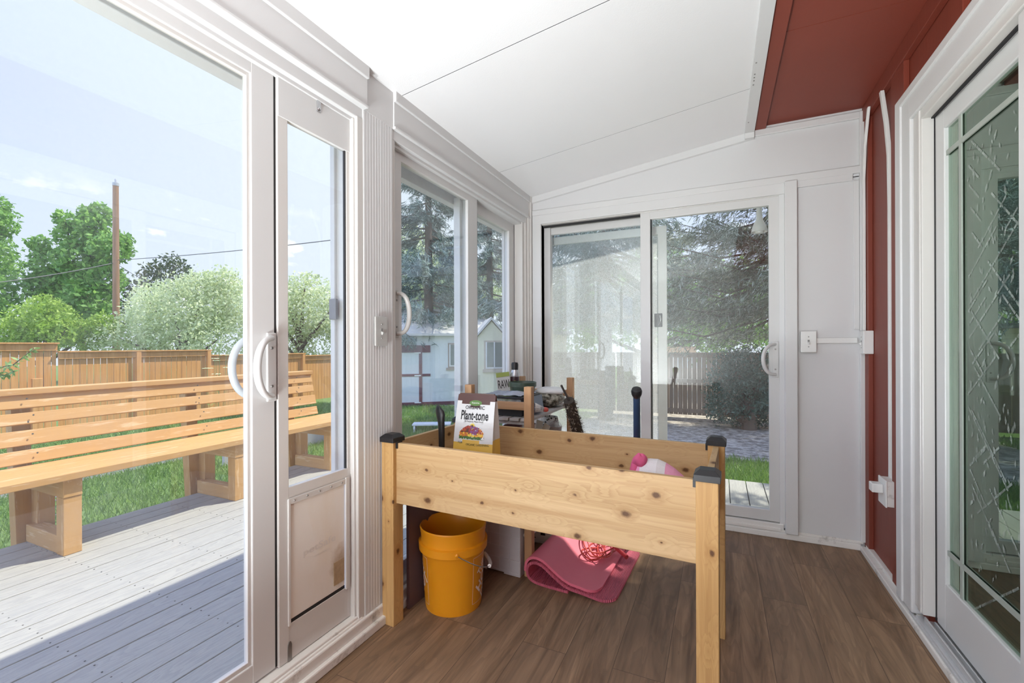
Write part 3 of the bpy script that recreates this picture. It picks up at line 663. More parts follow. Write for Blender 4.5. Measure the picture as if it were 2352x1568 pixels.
# --- long dark handle standing in the planter
t = thing('garden_tool', 'black flared tool handle sticking up left of the paper bag in the planter', 'garden tool', (-1.228, 1.84, .600))
b = B(); b.cur = 0
prof = [(0, .016, .012), (.05, .015, .012), (.12, .0155, .012), (.18, .0165, .012), (.225, .018, .012), (.25, .022, .012), (.275, .027, .011), (.292, .022, .010), (.302, .012, .008)]
vs = []; n = 14
for z_, rx, ry in prof:
    off = .0 if z_ < .2 else (-.010*(z_-.2)/.1)
    for i in range(n): a = 2*math.pi*i/n; vs.append((off+rx*math.cos(a), ry*math.sin(a), z_+(.010*(-math.cos(a)) if z_ > .26 else 0)))
fs = [tuple(range(n-1, -1, -1)), tuple((len(prof)-1)*n+i for i in range(n))]
for j in range(len(prof)-1):
    for i in range(n): fs.append((j*n+i, j*n+(i+1) % n, (j+1)*n+(i+1) % n, (j+1)*n+i))
b.add(vs, fs); b.build('handle', BLACK, t, smooth=True)
# --- plush toy
PK = plain('pink_plush', (.62, .10, .22), .85, .12, 60); PK2 = plain('light_pink_plush', (.78, .34, .50), .85, .1, 60); WF = plain('white_fleece', (.72, .68, .68), .95, .12, 300)
t = thing('plush_toy', 'pink and white striped plush toy lying in the right end of the planter', 'plush toy', (-.215, 1.79, .600))
def blob(name, mat, c, r, parent, n=24, m_=14, wob=.0, cut=None, seed=1):
    q_ = random.Random(seed); b = B(); vs = []; fs = []; ph = [q_.uniform(0, 6) for _ in range(4)]
    for j in range(m_+1):
        th = math.pi*j/m_
        for i in range(n):
            a = 2*math.pi*i/n; k = 1+wob*(math.sin(3*a+ph[0])*math.sin(2*th+ph[1])+.5*math.sin(5*a+ph[2])*math.sin(th*4))
            vs.append((c[0]+r[0]*k*math.sin(th)*math.cos(a), c[1]+r[1]*k*math.sin(th)*math.sin(a), c[2]+r[2]*k*math.cos(th)))
    for j in range(m_):
        for i in range(n): fs.append((j*n+i, (j+1)*n+i, (j+1)*n+(i+1) % n, j*n+(i+1) % n))
    b.add(vs, fs); return b.build(name, mat, parent, smooth=True)
b = B(); n = 28; rings = [(-.10, .03), (-.085, .062), (-.06, .078), (-.03, .083), (0, .084), (.03, .080), (.06, .070), (.09, .052), (.11, .030), (.118, .008)]
vs = []; fs = []
for x, r_ in rings:
    for i in range(n): a = 2*math.pi*i/n; vs.append((x, r_*.9*math.cos(a), .086+(-.25*x if x > 0 else .0)+r_*.92*math.sin(a)))
for j in range(len(rings)-1):
    for i in range(n):
        b.cur = 0 if rings[j][0] < .018 and rings[j][0] > -.07 else 1
        b.add([vs[j*n+i], vs[(j+1)*n+i], vs[(j+1)*n+(i+1) % n], vs[j*n+(i+1) % n]], [(0, 1, 2, 3)])
b.build('body', [WF, PK2], t, smooth=True)
blob('head', PK, (-.078, 0, .085), (.030, .055, .082), t, wob=.06); blob('ear', PK, (-.062, -.02, .155), (.028, .03, .028), t, wob=.1, seed=4)
blob('foot', PK, (.085, -.03, .03), (.045, .03, .03), t, wob=.05, seed=6)
# ================================================================ things under the planter
def bucketmat():
    t = NT('orange_plastic'); t.bsdf(t.mix(t.noise(sc=5), (.76, .29, .008), (.82, .35, .012)), .38, **{'Subsurface Weight': .12, 'Subsurface Radius': (.02, .008, .002), 'Subsurface Scale': .3}); return t.m
OR = bucketmat()
BK = thing('plastic_bucket', 'orange five gallon plastic bucket under the left end of the planter', 'bucket', (-1.138, 1.800, 0), 0)
rb0, rt0, HB = .131, .150, .368
def br(z): return rb0+(rt0-rb0)*z/HB
b = B(); b.cap = True; b.cap2 = False
prof = [(.002, .004), (rb0-.012, .003), (rb0-.003, .0), (rb0, .012), (br(.262), .262), (br(.262)+.002, .266), (br(.27)+.013, .267), (br(.29)+.014, .300), (br(.30)+.002, .304), (br(.31)+.002, .335), (br(.34)+.003, .345), (br(.35)+.003, .358), (br(.36)+.005, .366), (br(.36)+.001, .371), (br(.36)-.003, .366), (br(.3)-.003, .30), (rb0-.004, .02), (.002, .012)]
b.lathe(prof, n=72); b.build('pail', OR, BK, smooth=True)
def on_b(ang, z, off=.0006): r_ = br(z)+off; return (r_*math.cos(ang), r_*math.sin(ang), z)
PINKW = plain('bucket_print', (.85, .62, .50), .5); 
def square_label(a0, nm):
    b = B(); hw = .105; z0, z1 = .035, .245; th_ = .0022
    def seg(u0, z0_, u1, z1_):
        k = 20
        for i in range(k):
            ua, ub = u0+(u1-u0)*i/k, u0+(u1-u0)*(i+1)/k; za, zb = z0_+(z1_-z0_)*i/k, z0_+(z1_-z0_)*(i+1)/k
            if abs(u1-u0) > abs(z1_-z0_): q_ = [(ua, za), (ub, zb), (ub, zb+th_), (ua, za+th_)]
            else: q_ = [(ua, za), (ua+th_, za), (ub+th_, zb), (ub, zb)]
            b.add([on_b(a0+u/.14, z_) for u, z_ in q_], [(0, 1, 2, 3)])
    seg(-hw, z0, hw, z0); seg(-hw, z1, hw, z1); seg(-hw, z0, -hw, z1); seg(hw, z0, hw, z1)
    b.build('print_border', PINKW, BK)
    b = B()
    for body, v, wd, ht in (('THE', .062, .07, .034), ('HOME', .012, .17, .050), ('DEPOT', -.048, .17, .050)):
        vs, fs = text_geo(body, wd, ht, bold=.03)
        cz, sz = math.cos(.76), math.sin(.76)
        pts = [(u*cz-(w2+v)*sz, u*sz+(w2+v)*cz) for u, w2 in vs]
        b.add([on_b(a0+u/.14, .14+w2, .0009) for u, w2 in pts], fs)
    b.build('bucket_lettering', plain('pale_print', (.88, .76, .70), .5), BK)
A0 = math.atan2(-1.8, 1.14)
square_label(A0+1.42, 'a'); square_label(A0-1.72, 'b')
pa = A0+.10; b = B(); b.lathe([(.009, 0), (.009, .006), (.004, .010)], 0, 0, 14, Matrix.Translation(on_b(pa, .285, .010)) @ Matrix.Rotation(pa, 4, 'Z') @ Matrix.Rotation(math.pi/2, 4, 'Y')); b.build('handle_boss', OR, BK)
b = B(); p0 = Vector(on_b(pa, .285, .020)); p2 = Vector(on_b(pa+math.pi, .285, .020)); pts = []
for i in range(33):
    a = math.pi*i/32; u_ = math.cos(a); th2 = pa+a*1.0
    rr_ = br(.2)+.022+.010*math.sin(a); pts.append((rr_*math.cos(th2), rr_*math.sin(th2), .285-.115*math.sin(a)))
b.tube(pts, .0022, 8); ho = b.build('wire_handle', METAL, BK, smooth=True)
b = B(); b.tube(pts[12:21], .0085, 12); b.build('grip', PLATE, ho, smooth=True)
# white gridded crate
t = thing('storage_crate', 'white gridded plastic crate standing on the floor behind the orange bucket', 'crate', (-.935, 2.118, 0), math.radians(-3))
CR = plain('crate_white', (.55, .53, .56), .5, .05); b = B()
b.box(-.30, 0, 0, .012, .01, .46); b.box(-.30, 0, .16, .172, .01, .46); b.box(-.012, 0, 0, .17, .01, .46); b.box(-.30, -.288, 0, .17, .01, .46); b.box(-.30, 0, 0, .17, .01, .02)
for zz in (.0, .46): b.box(-.30, -.20, 0, .172, zz, zz+.01); b.box(-.10, 0, 0, .172, zz, zz+.01)
b.build('shell', CR, t, .0015)
b = B()
for i in range(6): b.box(-.002-.059*i-.003, -.002-.059*i, -.003, 0, .012, .46)
for i in range(8): b.box(-.30, 0, -.0025, 0, .02+.062*i, .023+.062*i)
b.build('ribs', plain('crate_rib', (.60, .58, .61), .5), t)
t = thing('mauve_board', 'dark mauve board leaning against the far left door behind the orange bucket', 'board', (XL+.028, 1.66, 0))
B().box(0, .018, 0, 1.02, .0, .62).build('board', plain('mauve_laminate', (.13, .085, .095), .5), t, .002)
# folded mat
MP = NT('pink_foam'); MP.bsdf(MP.mix(MP.noise(sc=18), (.70, .14, .21), (.76, .165, .24)), .55, MP.n('ShaderNodeTexWave', {'Vector': MP.co(), 'Scale': 42., 'Distortion': 0.}, bands_direction='X').outputs['Fac'], .9, .005)
MPT = NT('pink_foam_smooth'); MPT.bsdf(MPT.mix(MPT.noise(sc=18), (.72, .15, .22), (.78, .175, .25)), .5, MPT.noise(sc=300, det=2), .08, .001)
t = thing('yoga_mat', 'thick pink exercise mat folded over on the floor under the planter', 'exercise mat', (-.652, 2.400, 0), math.radians(-3))
def mat_layer(path, y0f, y1f, th_, name, mat, corner):
    b = B(); k = len(path); vs = []
    nrm = []
    for i in range(k):
        a = Vector(path[max(i-1, 0)]); c = Vector(path[min(i+1, k-1)]); d = (c-a).normalized(); nrm.append(Vector((-d.y, d.x)))
    L_ = [0]
    for i in range(1, k): L_.append(L_[-1]+(Vector(path[i])-Vector(path[i-1])).length)
    NY = 8
    for i in range(k):
        d_end = min(L_[i] if corner[0] else 9, L_[-1]-L_[i] if corner[1] else 9); r_ = .07
        ins = 0 if d_end >= r_ else r_-math.sqrt(max(0, r_*r_-(r_-d_end)**2))
        for s_ in (0, 1):
            p = Vector(path[i])+nrm[i]*(th_*s_)
            for j in range(NY+1):
                yy = (y0f+ins)+((y1f-ins)-(y0f+ins))*j/NY; vs.append((p.x, yy, p.y))
    W_ = (NY+1); fs = []
    for i in range(k-1):
        A = i*2*W_; Bq = (i+1)*2*W_
        for j in range(NY):
            fs.append((A+j, A+j+1, Bq+j+1, Bq+j)); fs.append((A+W_+j, Bq+W_+j, Bq+W_+j+1, A+W_+j+1))
        fs.append((A, Bq, Bq+W_, A+W_)); fs.append((A+NY, A+W_+NY, Bq+W_+NY, Bq+NY))
    for i in (0, k-1):
        A = i*2*W_
        for j in range(NY): fs.append((A+j, A+W_+j, A+W_+j+1, A+j+1) if i == 0 else (A+j, A+j+1, A+W_+j+1, A+W_+j))
    b.add(vs, fs); return b.build(name, mat, t, smooth=True)
def bez(ps, n=10):
    out_ = []
    for a, b_, c_, d_ in ps:
        for i in range(n): u = i/n; out_.append(tuple((1-u)**3*a[k]+3*(1-u)**2*u*b_[k]+3*(1-u)*u*u*c_[k]+u**3*d_[k] for k in (0, 1)))
    out_.append(ps[-1][3]); return out_
# lower sheet: short floor run, round the fold, down again to the floor; top sheet lies over it
p1 = bez([((.0, .013), (-.06, .013), (-.12, .013), (-.15, .016)), ((-.15, .016), (-.20, .018), (-.213, .035), (-.213, .060)), ((-.213, .060), (-.213, .105), (-.165, .112), (-.13, .092)), ((-.13, .092), (-.08, .060), (-.03, .0165), (.03, .0145)), ((.03, .0145), (.09, .012), (.13, .001), (.18, .001)), ((.18, .001), (.20, .001), (.21, .001), (.225, .001))])
mat_layer(p1, -.318, .300, .013, 'folded_sheet', MP.m, (0, 1))
p2 = bez([((-.229, .050), (-.233, .128), (-.175, .132), (-.13, .109)), ((-.13, .109), (-.08, .077), (-.03, .034), (.03, .031)), ((.03, .031), (.07, .028), (.10, .021), (.145, .018))])
mat_layer(p2, -.305, .295, .013, 'top_sheet', MPT.m, (0, 1))
# jump rope coiled on the mat
RP = plain('red_rope', (.55, .07, .06), .35)
t = thing('jump_rope', 'coral skipping rope coiled on top of the pink folded mat', 'jump rope', (-.60, 2.48, .046))
b = B(); rr = random.Random(9)
for k in range(5):
    cx, cy_ = rr.uniform(-.05, .07), rr.uniform(-.03, .06); ra, rb_2 = rr.uniform(.04, .07), rr.uniform(.09, .17); th0 = rr.uniform(-.5, .6)
    pts = []
    for i in range(40):
        a = 2*math.pi*i/40; x, y_ = ra*math.cos(a), rb_2*math.sin(a); pts.append((cx+x*math.cos(th0)-y_*math.sin(th0), cy_+x*math.sin(th0)+y_*math.cos(th0), .006+k*.007+.003*math.sin(3*a)+.75*max(0, -.03-(cx+x*math.cos(th0)-y_*math.sin(th0)))))
    b.tube(pts, .0042, 8, closed=True)
b.build('cord', RP, t, smooth=True)
b = B(); b.tube([(.06, .02, .045), (.15, -.06, .028)], .012, 12); b.build('grip', plain('rope_grip', (.50, .05, .06), .3), t, smooth=True)
# white printed box behind the mat
t = thing('cardboard_box', 'white printed box lying behind the fold of the pink mat', 'box', (-1.03, 2.66, 0), .1)
B().box(-.12, .14, -.12, .12, 0, .12).build('carton', plain('carton_white', (.82, .82, .82), .5), t, .003)
b = B()
for i, (u, v, w_, h_) in enumerate(((-.02, .075, .02, .03), (.01, .07, .012, .04), (-.03, .03, .03, .006), (.03, .05, .03, .02))): b.box(u, u+w_, -.1212, -.12, v, v+h_)
b.build('dark_print', INK, t)

# ================================================================ slatted shelf and what stands on it
PINE = wood('pine_upright', (.46, .27, .13), (.26, .13, .05), 2, knots=False); PINEX = wood('pine_rail', (.42, .25, .13), (.26, .13, .05), 0, knots=False)
GREYW = wood('grey_slats', (.40, .38, .35), (.20, .18, .16), 1, knots=False, streak=.3)
SH = thing('plant_shelf', 'low pine shelving unit in the far left corner with grey slatted shelves', 'shelf', (-1.258, 2.165, 0), 0)
WX, WY = .355, .72
for ix in (0, 1):
    for iy in (0, 1): B().box(ix*WX-.021, ix*WX+.021, iy*WY-.021, iy*WY+.021, 0, .985).build('upright', PINE, SH, .003)
for z0 in (.86, .42):
    for iy in (0, 1): B().box(.02, WX-.02, iy*WY-.009, iy*WY+.009, z0, z0+.042).build('rail', PINEX, SH, .002)
for z0 in (.800, .600, .20):
    b = B()
    for i in range(6): b.box(-.006+i*.063, -.006+i*.063+.056, -.012, WY+.012, z0, z0+.018)
    b.box(-.006, WX+.01, .0, .02, z0-.02, z0); b.box(-.006, WX+.01, WY-.02, WY, z0-.02, z0)
    b.build('slatted_shelf', GREYW, SH, .0015)
ZT = .818
# seed tray with clear dome
t = thing('seed_tray', 'black seed tray with a clear lid and crumpled plastic on the shelf top', 'seed tray', (-1.105, 2.325, ZT))
b = B(); b.box(-.125, .145, -.12, .13, 0, .006)
for x0, x1, y0, y1 in ((-.125, -.118, -.12, .13), (.138, .145, -.12, .13), (-.125, .145, -.12, -.113), (-.125, .145, .123, .13)): b.box(x0, x1, y0, y1, 0, .050)
b.build('tray', BLACK, t, .003)
cl = NT('clear_plastic'); g_ = cl.n('ShaderNodeBsdfTransparent', {'Color': (.86, .88, .9, 1)}).outputs[0]; q_ = cl.n('ShaderNodeBsdfPrincipled', {'Base Color': (.8, .82, .84, 1), 'Roughness': .15}).outputs[0]
cl.t.links.new(cl.n('ShaderNodeMixShader', {0: cl.ramp(cl.noise(sc=30, det=4), (.35, .15), (.7, .65)), 1: g_, 2: q_}).outputs[0], cl.o.inputs[0]); CLEAR = cl.m
b = B(); b.add([(-.12, -.115, .050), (.14, -.115, .050), (.14, .125, .050), (-.12, .125, .050), (-.11, -.105, .095), (.13, -.105, .095), (.13, .115, .095), (-.11, .115, .095)], [(0, 1, 5, 4), (1, 2, 6, 5), (2, 3, 7, 6), (3, 0, 4, 7), (4, 5, 6, 7)])
b.build('clear_lid', CLEAR, t, .004)
b = B()
for x0, x1, y0, y1 in ((-.13, -.112, -.125, .135), (.132, .15, -.125, .135), (-.13, .15, -.125, -.107), (-.13, .15, .117, .135)): b.box(x0, x1, y0, y1, .092, .104)
b.build('rim', BLACK, t, .002)
b = B(); rr = random.Random(2); NX = 18; vs = []; fs = []
for j in range(NX+1):
    for i in range(NX+1):
        x, y_ = -.115+.25*i/NX, -.11+.23*j/NX; h_ = .105+.018*math.exp(-((x-.06)**2+(y_+.02)**2)/.003)+rr.uniform(0, .007); vs.append((x, y_, h_))
for j in range(NX):
    for i in range(NX): fs.append((j*(NX+1)+i, j*(NX+1)+i+1, (j+1)*(NX+1)+i+1, (j+1)*(NX+1)+i))
b.add(vs, fs); b.build('crumpled_film', plain('grey_film', (.34, .36, .42), .25, .2, 40), t, smooth=True)
b = B(); b.add([(x+.02*math.sin(9*x), y_, z_) for x, y_, z_ in [(.155, -.10, .0), (.155, .10, .0), (.150, -.11, .10), (.150, .11, .10), (.168, -.09, .03), (.168, .09, .03)]], [(0, 1, 5, 4), (4, 5, 3, 2)]); b.build('hanging_film', plain('blue_grey_film', (.10, .13, .20), .3), t)
# green nursery pot
t = thing('nursery_pot', 'dark green plastic nursery pot on the shelf behind the seed tray', 'plant pot', (-1.105, 2.545, ZT))
b = B(); b.cap2 = False; b.lathe([(.056, .0), (.060, .0), (.079, .128), (.086, .130), (.087, .156), (.083, .158), (.081, .132), (.075, .120), (.055, .006), (.002, .006)], n=48); b.build('pot', plain('green_plastic', (.055, .085, .060), .35), t, smooth=True)
# spray can
t = thing('spray_can', 'dark labelled aerosol can with a grey shoulder and black cap beside the green pot', 'spray can', (-1.245, 2.74, ZT))
b = B(); b.lathe([(.028, 0), (.031, .004), (.031, .175)], n=32); b.build('can', plain('can_label_dark', (.05, .022, .03), .3), t, smooth=True)
b = B(); b.lathe([(.031, .175), (.032, .180), (.031, .190), (.024, .212), (.022, .222)], n=32); b.build('shoulder', plain('can_grey', (.55, .56, .60), .25, Metallic=.5), t, smooth=True)
b = B(); b.lathe([(.023, .220), (.024, .255), (.020, .268), (.004, .271)], n=28); b.build('cap', BLACK, t, smooth=True)
ca = math.atan2(-2.74, 1.245)
def on_can(u, v, off=.0006): a = ca+u/.031; return ((.031+off)*math.cos(a), (.031+off)*math.sin(a), v)
b = B()
for i in range(24):
    a, c = 2*math.pi*i/24, 2*math.pi*(i+1)/24
    b.add([on_can(.022*math.cos(a), .125+.024*math.sin(a)), on_can(.022*math.cos(c), .125+.024*math.sin(c)), on_can(.019*math.cos(c), .125+.021*math.sin(c)), on_can(.019*math.cos(a), .125+.021*math.sin(a))], [(0, 1, 2, 3)])
b.build('label_ring', plain('label_yellow', (.62, .55, .10), .4), t)
for body, v, wd, ht in (('Hot', .138, .032, .015), ('K', .116, .016, .020)):
    vs, fs = text_geo(body, wd, ht, bold=.02); b = B(); b.add([on_can(u, v+q_, .0010) for u, q_ in vs], fs); b.build('can_lettering', WINK if v > .13 else plain('label_cream', (.8, .78, .6), .5), t)
# small printed seed bag
t = thing('seed_packet', 'small white printed packet with red and green bands leaning behind the aerosol can', 'packet', (-1.290, 2.70, ZT), math.radians(24))
b = B(); RDP = plain('packet_red', (.45, .06, .09), .5); GRP = plain('packet_green', (.34, .42, .10), .5)
for z0, z1, ci in ((0, .055, 2), (.055, .080, 1), (.080, .175, 0), (.175, .205, 2)):
    b.cur = ci; b.box(-.045, .045, -.012+.004*z0, .012-.004*z1, z0, z1)
b.build('packet', [BWH, RDP, GRP], t, M=Matrix.Rotation(math.radians(-7), 4, 'Y'))
vs, fs = text_geo('RAW', .075, .055, bold=.01); b = B(); R_ = Matrix.Rotation(math.radians(-7), 4, 'Y'); b.add([R_ @ Vector((u, -.0132, .128+v)) for u, v in vs], fs); b.build('packet_lettering', INK, t)
# bag of soil
t = thing('soil_bag', 'clear plastic bag of dark potting soil slumped on the right side of the shelf', 'bag of soil', (-.975, 2.665, ZT))
SOIL = NT('soil_in_plastic'); SOIL.bsdf(SOIL.mix(SOIL.ramp(SOIL.noise(sc=40, det=5), (.42, 0.), (.62, 1.)), (.035, .030, .018), (.34, .32, .26)), .2, SOIL.noise(sc=50, det=4), .5, .01)
blob('soil', SOIL.m, (0, 0, .048), (.098, .11, .050), t, 32, 18, .07, seed=8)
blob('clear_top', plain('milky_plastic', (.74, .73, .72), .25), (.0, .02, .092), (.095, .10, .028), t, 32, 12, .06, seed=12)
# shuttlecock
t = thing('shuttlecock', 'white feather shuttlecock with a red cork end lying on the shelf edge', 'shuttlecock', (-.885, 2.345, ZT+.026))
R_ = Matrix.Rotation(math.radians(35), 4, 'Z') @ Matrix.Rotation(math.radians(100), 4, 'Y')
b = B(); b.cap = b.cap2 = False; b.lathe([(.011, 0), (.018, -.025), (.028, -.060)], n=32); 
b2 = B(); nfe = 14
for i in range(nfe):
    a = 2*math.pi*i/nfe; b2.tube([(.010*math.cos(a), .010*math.sin(a), 0), (.029*math.cos(a), .029*math.sin(a), -.062)], .0008, 5)
    for d in (-1, 1): b2.add([(.017*math.cos(a), .017*math.sin(a), -.022), (.030*math.cos(a), .030*math.sin(a), -.064), (.0285*math.cos(a+d*.22), .0285*math.sin(a+d*.22), -.060), (.018*math.cos(a+d*.14), .018*math.sin(a+d*.14), -.028)], [(0, 1, 2, 3)])
b2.build('feathers', plain('feather_white', (.78, .78, .78), .6), t, M=R_)
b = B(); b.lathe([(.013, -.004), (.014, .006), (.013, .014), (.009, .021), (.002, .024)], n=24); b.build('cork', plain('cork_red', (.50, .09, .07), .5), t, smooth=True, M=R_)
# coir pole leaning on the shelf
t = thing('moss_pole', 'shaggy dark coir plant pole slanting in front of the far right shelf upright', 'plant pole', (-.70, 2.96, 0))
pa_, pb_ = Vector((-.012, -.20, .295)), Vector((-.045, -.61, .900)); b = B(); b.tube([Vector((0, 0, 0)), pa_, pb_, pb_+Vector((-.03, -.04, .085))], .006, 8); b.build('stake', plain('dark_stake', (.05, .04, .035), .6), t)
ax = (pb_-pa_).normalized(); s1 = ax.cross(Vector((0, 0, 1))).normalized(); s2 = ax.cross(s1); LN = (pb_-pa_).length
b = B(); b.tube([pa_+ax*LN*i/12 for i in range(13)], .030, 16); b.build('core', plain('coir_dark', (.045, .035, .025), .9, .4, 90), t)
b = B(); rr = random.Random(4)
for i in range(2600):
    u = rr.random()*LN; a = rr.random()*6.283; rd = (s1*math.cos(a)+s2*math.sin(a)); p = pa_+ax*u+rd*.029; d = (rd*.55+ax*rr.uniform(-1, 1)+Vector((rr.uniform(-.5, .5), rr.uniform(-.5, .5), rr.uniform(-.5, .5)))).normalized()*rr.uniform(.008, .020)
    w2 = d.cross(rd).normalized()*.0009 if d.cross(rd).length > 0 else s1*.001
    b.cur = 0 if rr.random() < .72 else 1; b.add([p-w2, p+w2, p+d+w2, p+d-w2], [(0, 1, 2, 3)])
b.build('fibres', [plain('coir_brown', (.10, .07, .04), .9), plain('coir_pale', (.55, .50, .42), .8)], t)
# second shelf: saucers, jar, packets, pot, tub
ZS = .618
pc = plain('terracotta_mauve', (.40, .20, .22), .6); first = None
for i in range(8):
    if first is None:
        b = B(); b.lathe([(.040, 0), (.052, .004), (.055, .016), (.052, .017), (.048, .006), (.002, .005)], n=32); first = b.build('plant_saucer', pc, None, smooth=True); o = first
    else: o = first.copy(); COL.objects.link(o)
    o.location = (-1.060, 2.305, ZS+.0165*i); lab = 'mauve plant saucer in the stack on the second shelf, %s' % (['lowest of all', 'second from the bottom', 'third from the bottom', 'fourth from the bottom', 'fourth from the top', 'third from the top', 'second from the top', 'topmost of all'][i])
    tag(o, lab, 'saucer', 'stacked plant saucers')
t = thing('glass_jar', 'brown rounded jar beside the saucer stack on the second shelf', 'jar', (-.945, 2.30, ZS)); b = B(); b.lathe([(.03, 0), (.036, .01), (.038, .08), (.034, .11), (.024, .125), (.022, .135)], n=28); b.build('body', plain('brown_glass', (.10, .05, .045), .15), t, smooth=True); b = B(); b.lathe([(.026, .128), (.026, .150)], n=24); b.build('lid', plain('jar_lid', (.55, .52, .50), .3), t)
t = thing('paper_packets', 'cream folded paper packets fanned open on the second shelf', 'paper', (-1.02, 2.52, ZS)); b = B()
for i, a in enumerate((-38, -14, 12, 30)):
    b.box(-.022, .022, .012*i, .012*i+.003, 0, .15-.01*i, Matrix.Translation((.012*i-.02, 0, 0)) @ Matrix.Rotation(math.radians(a), 4, 'Y'))
b.build('packets', plain('cream_paper', (.76, .73, .62), .6), t)
def bwm():
    t = NT('black_white_pattern'); v_ = t.n('ShaderNodeTexVoronoi', {'Vector': t.co(), 'Scale': 60.}).outputs['Distance']; t.bsdf(t.ramp(v_, (.38, (.01, .01, .01)), (.46, (.8, .8, .8))), .4); return t.m
t = thing('patterned_bowl', 'black and white patterned bowl near the back of the second shelf', 'bowl', (-1.015, 2.79, ZS)); b = B(); b.cap2 = False; b.lathe([(.028, 0), (.052, .02), (.060, .06), (.055, .10), (.050, .115), (.048, .112), (.050, .05), (.002, .01)], n=32); b.build('bowl', bwm(), t, smooth=True)
t = thing('plastic_tub', 'short grey brown plastic tub with torn clear lid on the second shelf', 'tub', (-.942, 2.66, ZS)); b = B(); b.lathe([(.040, 0), (.044, .004), (.050, .070), (.052, .078)], n=32); b.build('tub', plain('tub_taupe', (.33, .29, .27), .4), t, smooth=True)
b = B(); b.add([(-.05, -.03, .078), (.05, -.03, .078), (.02, .02, .115), (-.03, .03, .10), (.045, .035, .082)], [(0, 1, 2, 3), (1, 4, 2)]); b.build('lid', CLEAR, t)
# long blue handle standing behind the planter
t = thing('baseball_bat', 'dark blue handle with a black knob standing upright behind the planter', 'bat', (-.465, 2.86, 0))
BM = Vector((.105, -.66, .99)).to_track_quat('Z', 'Y').to_matrix().to_4x4()
b = B(); b.lathe([(.020, 0), (.031, .03), (.033, .35), (.028, .55), (.019, .74), (.0165, 1.10), (.017, 1.15)], n=24, M=BM); b.build('barrel', plain('navy_blue', (.035, .075, .16), .3), t, smooth=True)
b = B(); b.lathe([(.017, 1.145), (.024, 1.163), (.026, 1.18), (.022, 1.193), (.004, 1.199)], n=24, M=BM); b.build('knob', BLACK, t, smooth=True)

# ================================================================ added fill lamps, unseen behind the viewer; hanging lamp outside
for lx, ly, pw, lab in ((-.95, -1.50, 80, 'added white uplight can, fill light in the left rear corner behind the viewer'), (-.80, -.55, 46, 'added white uplight can, fill light just behind the viewer')):
    t = thing('fill_uplight', lab, 'lamp', (lx, ly, 0))
    b = B(); b.lathe([(.14, 0), (.14, .02), (.05, .03), (.05, .06)], n=32); b.build('stand', METAL, t, smooth=True)
    b = B(); b.cap = b.cap2 = False; b.lathe([(.03, .05), (.20, .08), (.22, .13), (.23, .26)], n=40); b.build('shade', PAINT, t, smooth=True)
    al = bpy.data.lights.new('fill_light', 'AREA'); al.shape = 'DISK'; al.size = .40; al.energy = LAMP_W*pw; al.color = (.92, .975, 1); ao = bpy.data.objects.new('fill_light', al); COL.objects.link(ao); ao.location = (lx, ly, .24); ao.rotation_euler = (math.pi, 0, 0)
t = thing('hanging_lamp', 'white bell shaped lamp hanging under the eave outside the top right of the back door', 'lamp', tuple(at(1744, 533, 3.16)))
zl = 2.665-t.location.z
b = B(); b.cap = b.cap2 = False; b.lathe([(.052, 0), (.047, .026), (.036, .06), (.021, .088), (.018, .12), (.016, .25)], n=32); b.build('shade', PLATE, t, smooth=True)
b = B(); b.tube([(0, 0, .24), (0, 0, zl)], .006, 8); b.build('stem', PLATE, t)
b = B(); b.lathe([(.026, -.008), (.029, .008), (.018, .045)], n=20); b.build('bulb', PLATE, t, smooth=True)
struct('wall_front', B().box(XL-.16, .93, Y0-.12, Y0, 0, 2.6), PAINT)
# ================================================================ deck
dk = B(); x = -4.15
while x < 2.6:
    y1 = 4.75; y0 = (-3.0 if x < -1.62 else 3.38); dk.box(x, x+.1355, y0, y1, -.115, -.08); x += .141
dk.box(-4.17, -1.6, -3.0, 3.4, -.30, -.13); dk.box(-4.17, 2.6, 3.4, 4.74, -.30, -.13)
struct('deck', dk, DECK, .002)
dn = B(); rr = random.Random(1)
for i in range(19):
    for y_ in [(-.3+.41*k) for k in range(13)]:
        for q_ in (.03, .105): dn.lathe([(.0035, -.0805), (.0035, -.0793)], -4.15+.141*i+q_, y_+rr.uniform(-.006, .006), 6)
o = dn.build('deck_screws', plain('dark_screw', (.05, .05, .05), .5)); o['kind'] = 'structure'
struct('foundation', B().box(-1.62, 1.0, -3, 3.38, -.5, -.06), plain('footing', (.4, .4, .4), .8))
# ================================================================ deck bench
def stainwood(name, axis):
    t = NT(name); s1 = [45.]*3; s1[axis] = 2.2
    g = t.noise(s1, 1, 4, .6, .4); wear = t.ramp(t.noise([30. if i != axis else 3. for i in range(3)], 1, 5, .7), (.58, 0.), (.63, 1.))
    c = t.mix(g, (.47, .255, .085), (.58, .345, .14)); c = t.mix(t.math('MULTIPLY', wear, .55), c, (.72, .52, .32)); t.bsdf(c, .65, g, .2, .002); return t.m
STY, STZ, STX = stainwood('stained_slats', 1), stainwood('stained_posts', 2), stainwood('stained_rails', 0)
BN = thing('deck_bench', 'long built-in tan wooden bench with slatted back along the deck edge', 'bench', (-3.85, 0, -.08))
def bbx(nm, m_, x0, x1, y0, y1, z0, z1, bev=.004): return B().box(x0+3.85, x1+3.85, y0, y1, z0+.08, z1+.08).build(nm, m_, BN, bev)
for x0, x1 in ((-4.10, -3.975), (-3.968, -3.795), (-3.788, -3.60)): bbx('seat_board', STY, x0, x1, -1.4, 4.20, .386, .430)
for z0, z1, xx in ((.442, .528, -4.108), (.556, .653, -4.135), (.690, .765, -4.168), (.793, .880, -4.195)):
    hh = z1-z0; M_ = Matrix.Translation((xx+3.85, 0, (z0+z1)/2+.08)) @ Matrix.Rotation(math.radians(-15), 4, 'Y')
    B().box(-.018, .018, -1.4, 3.655, -hh/2, hh/2, M_).build('back_slat', STY, BN, .003)
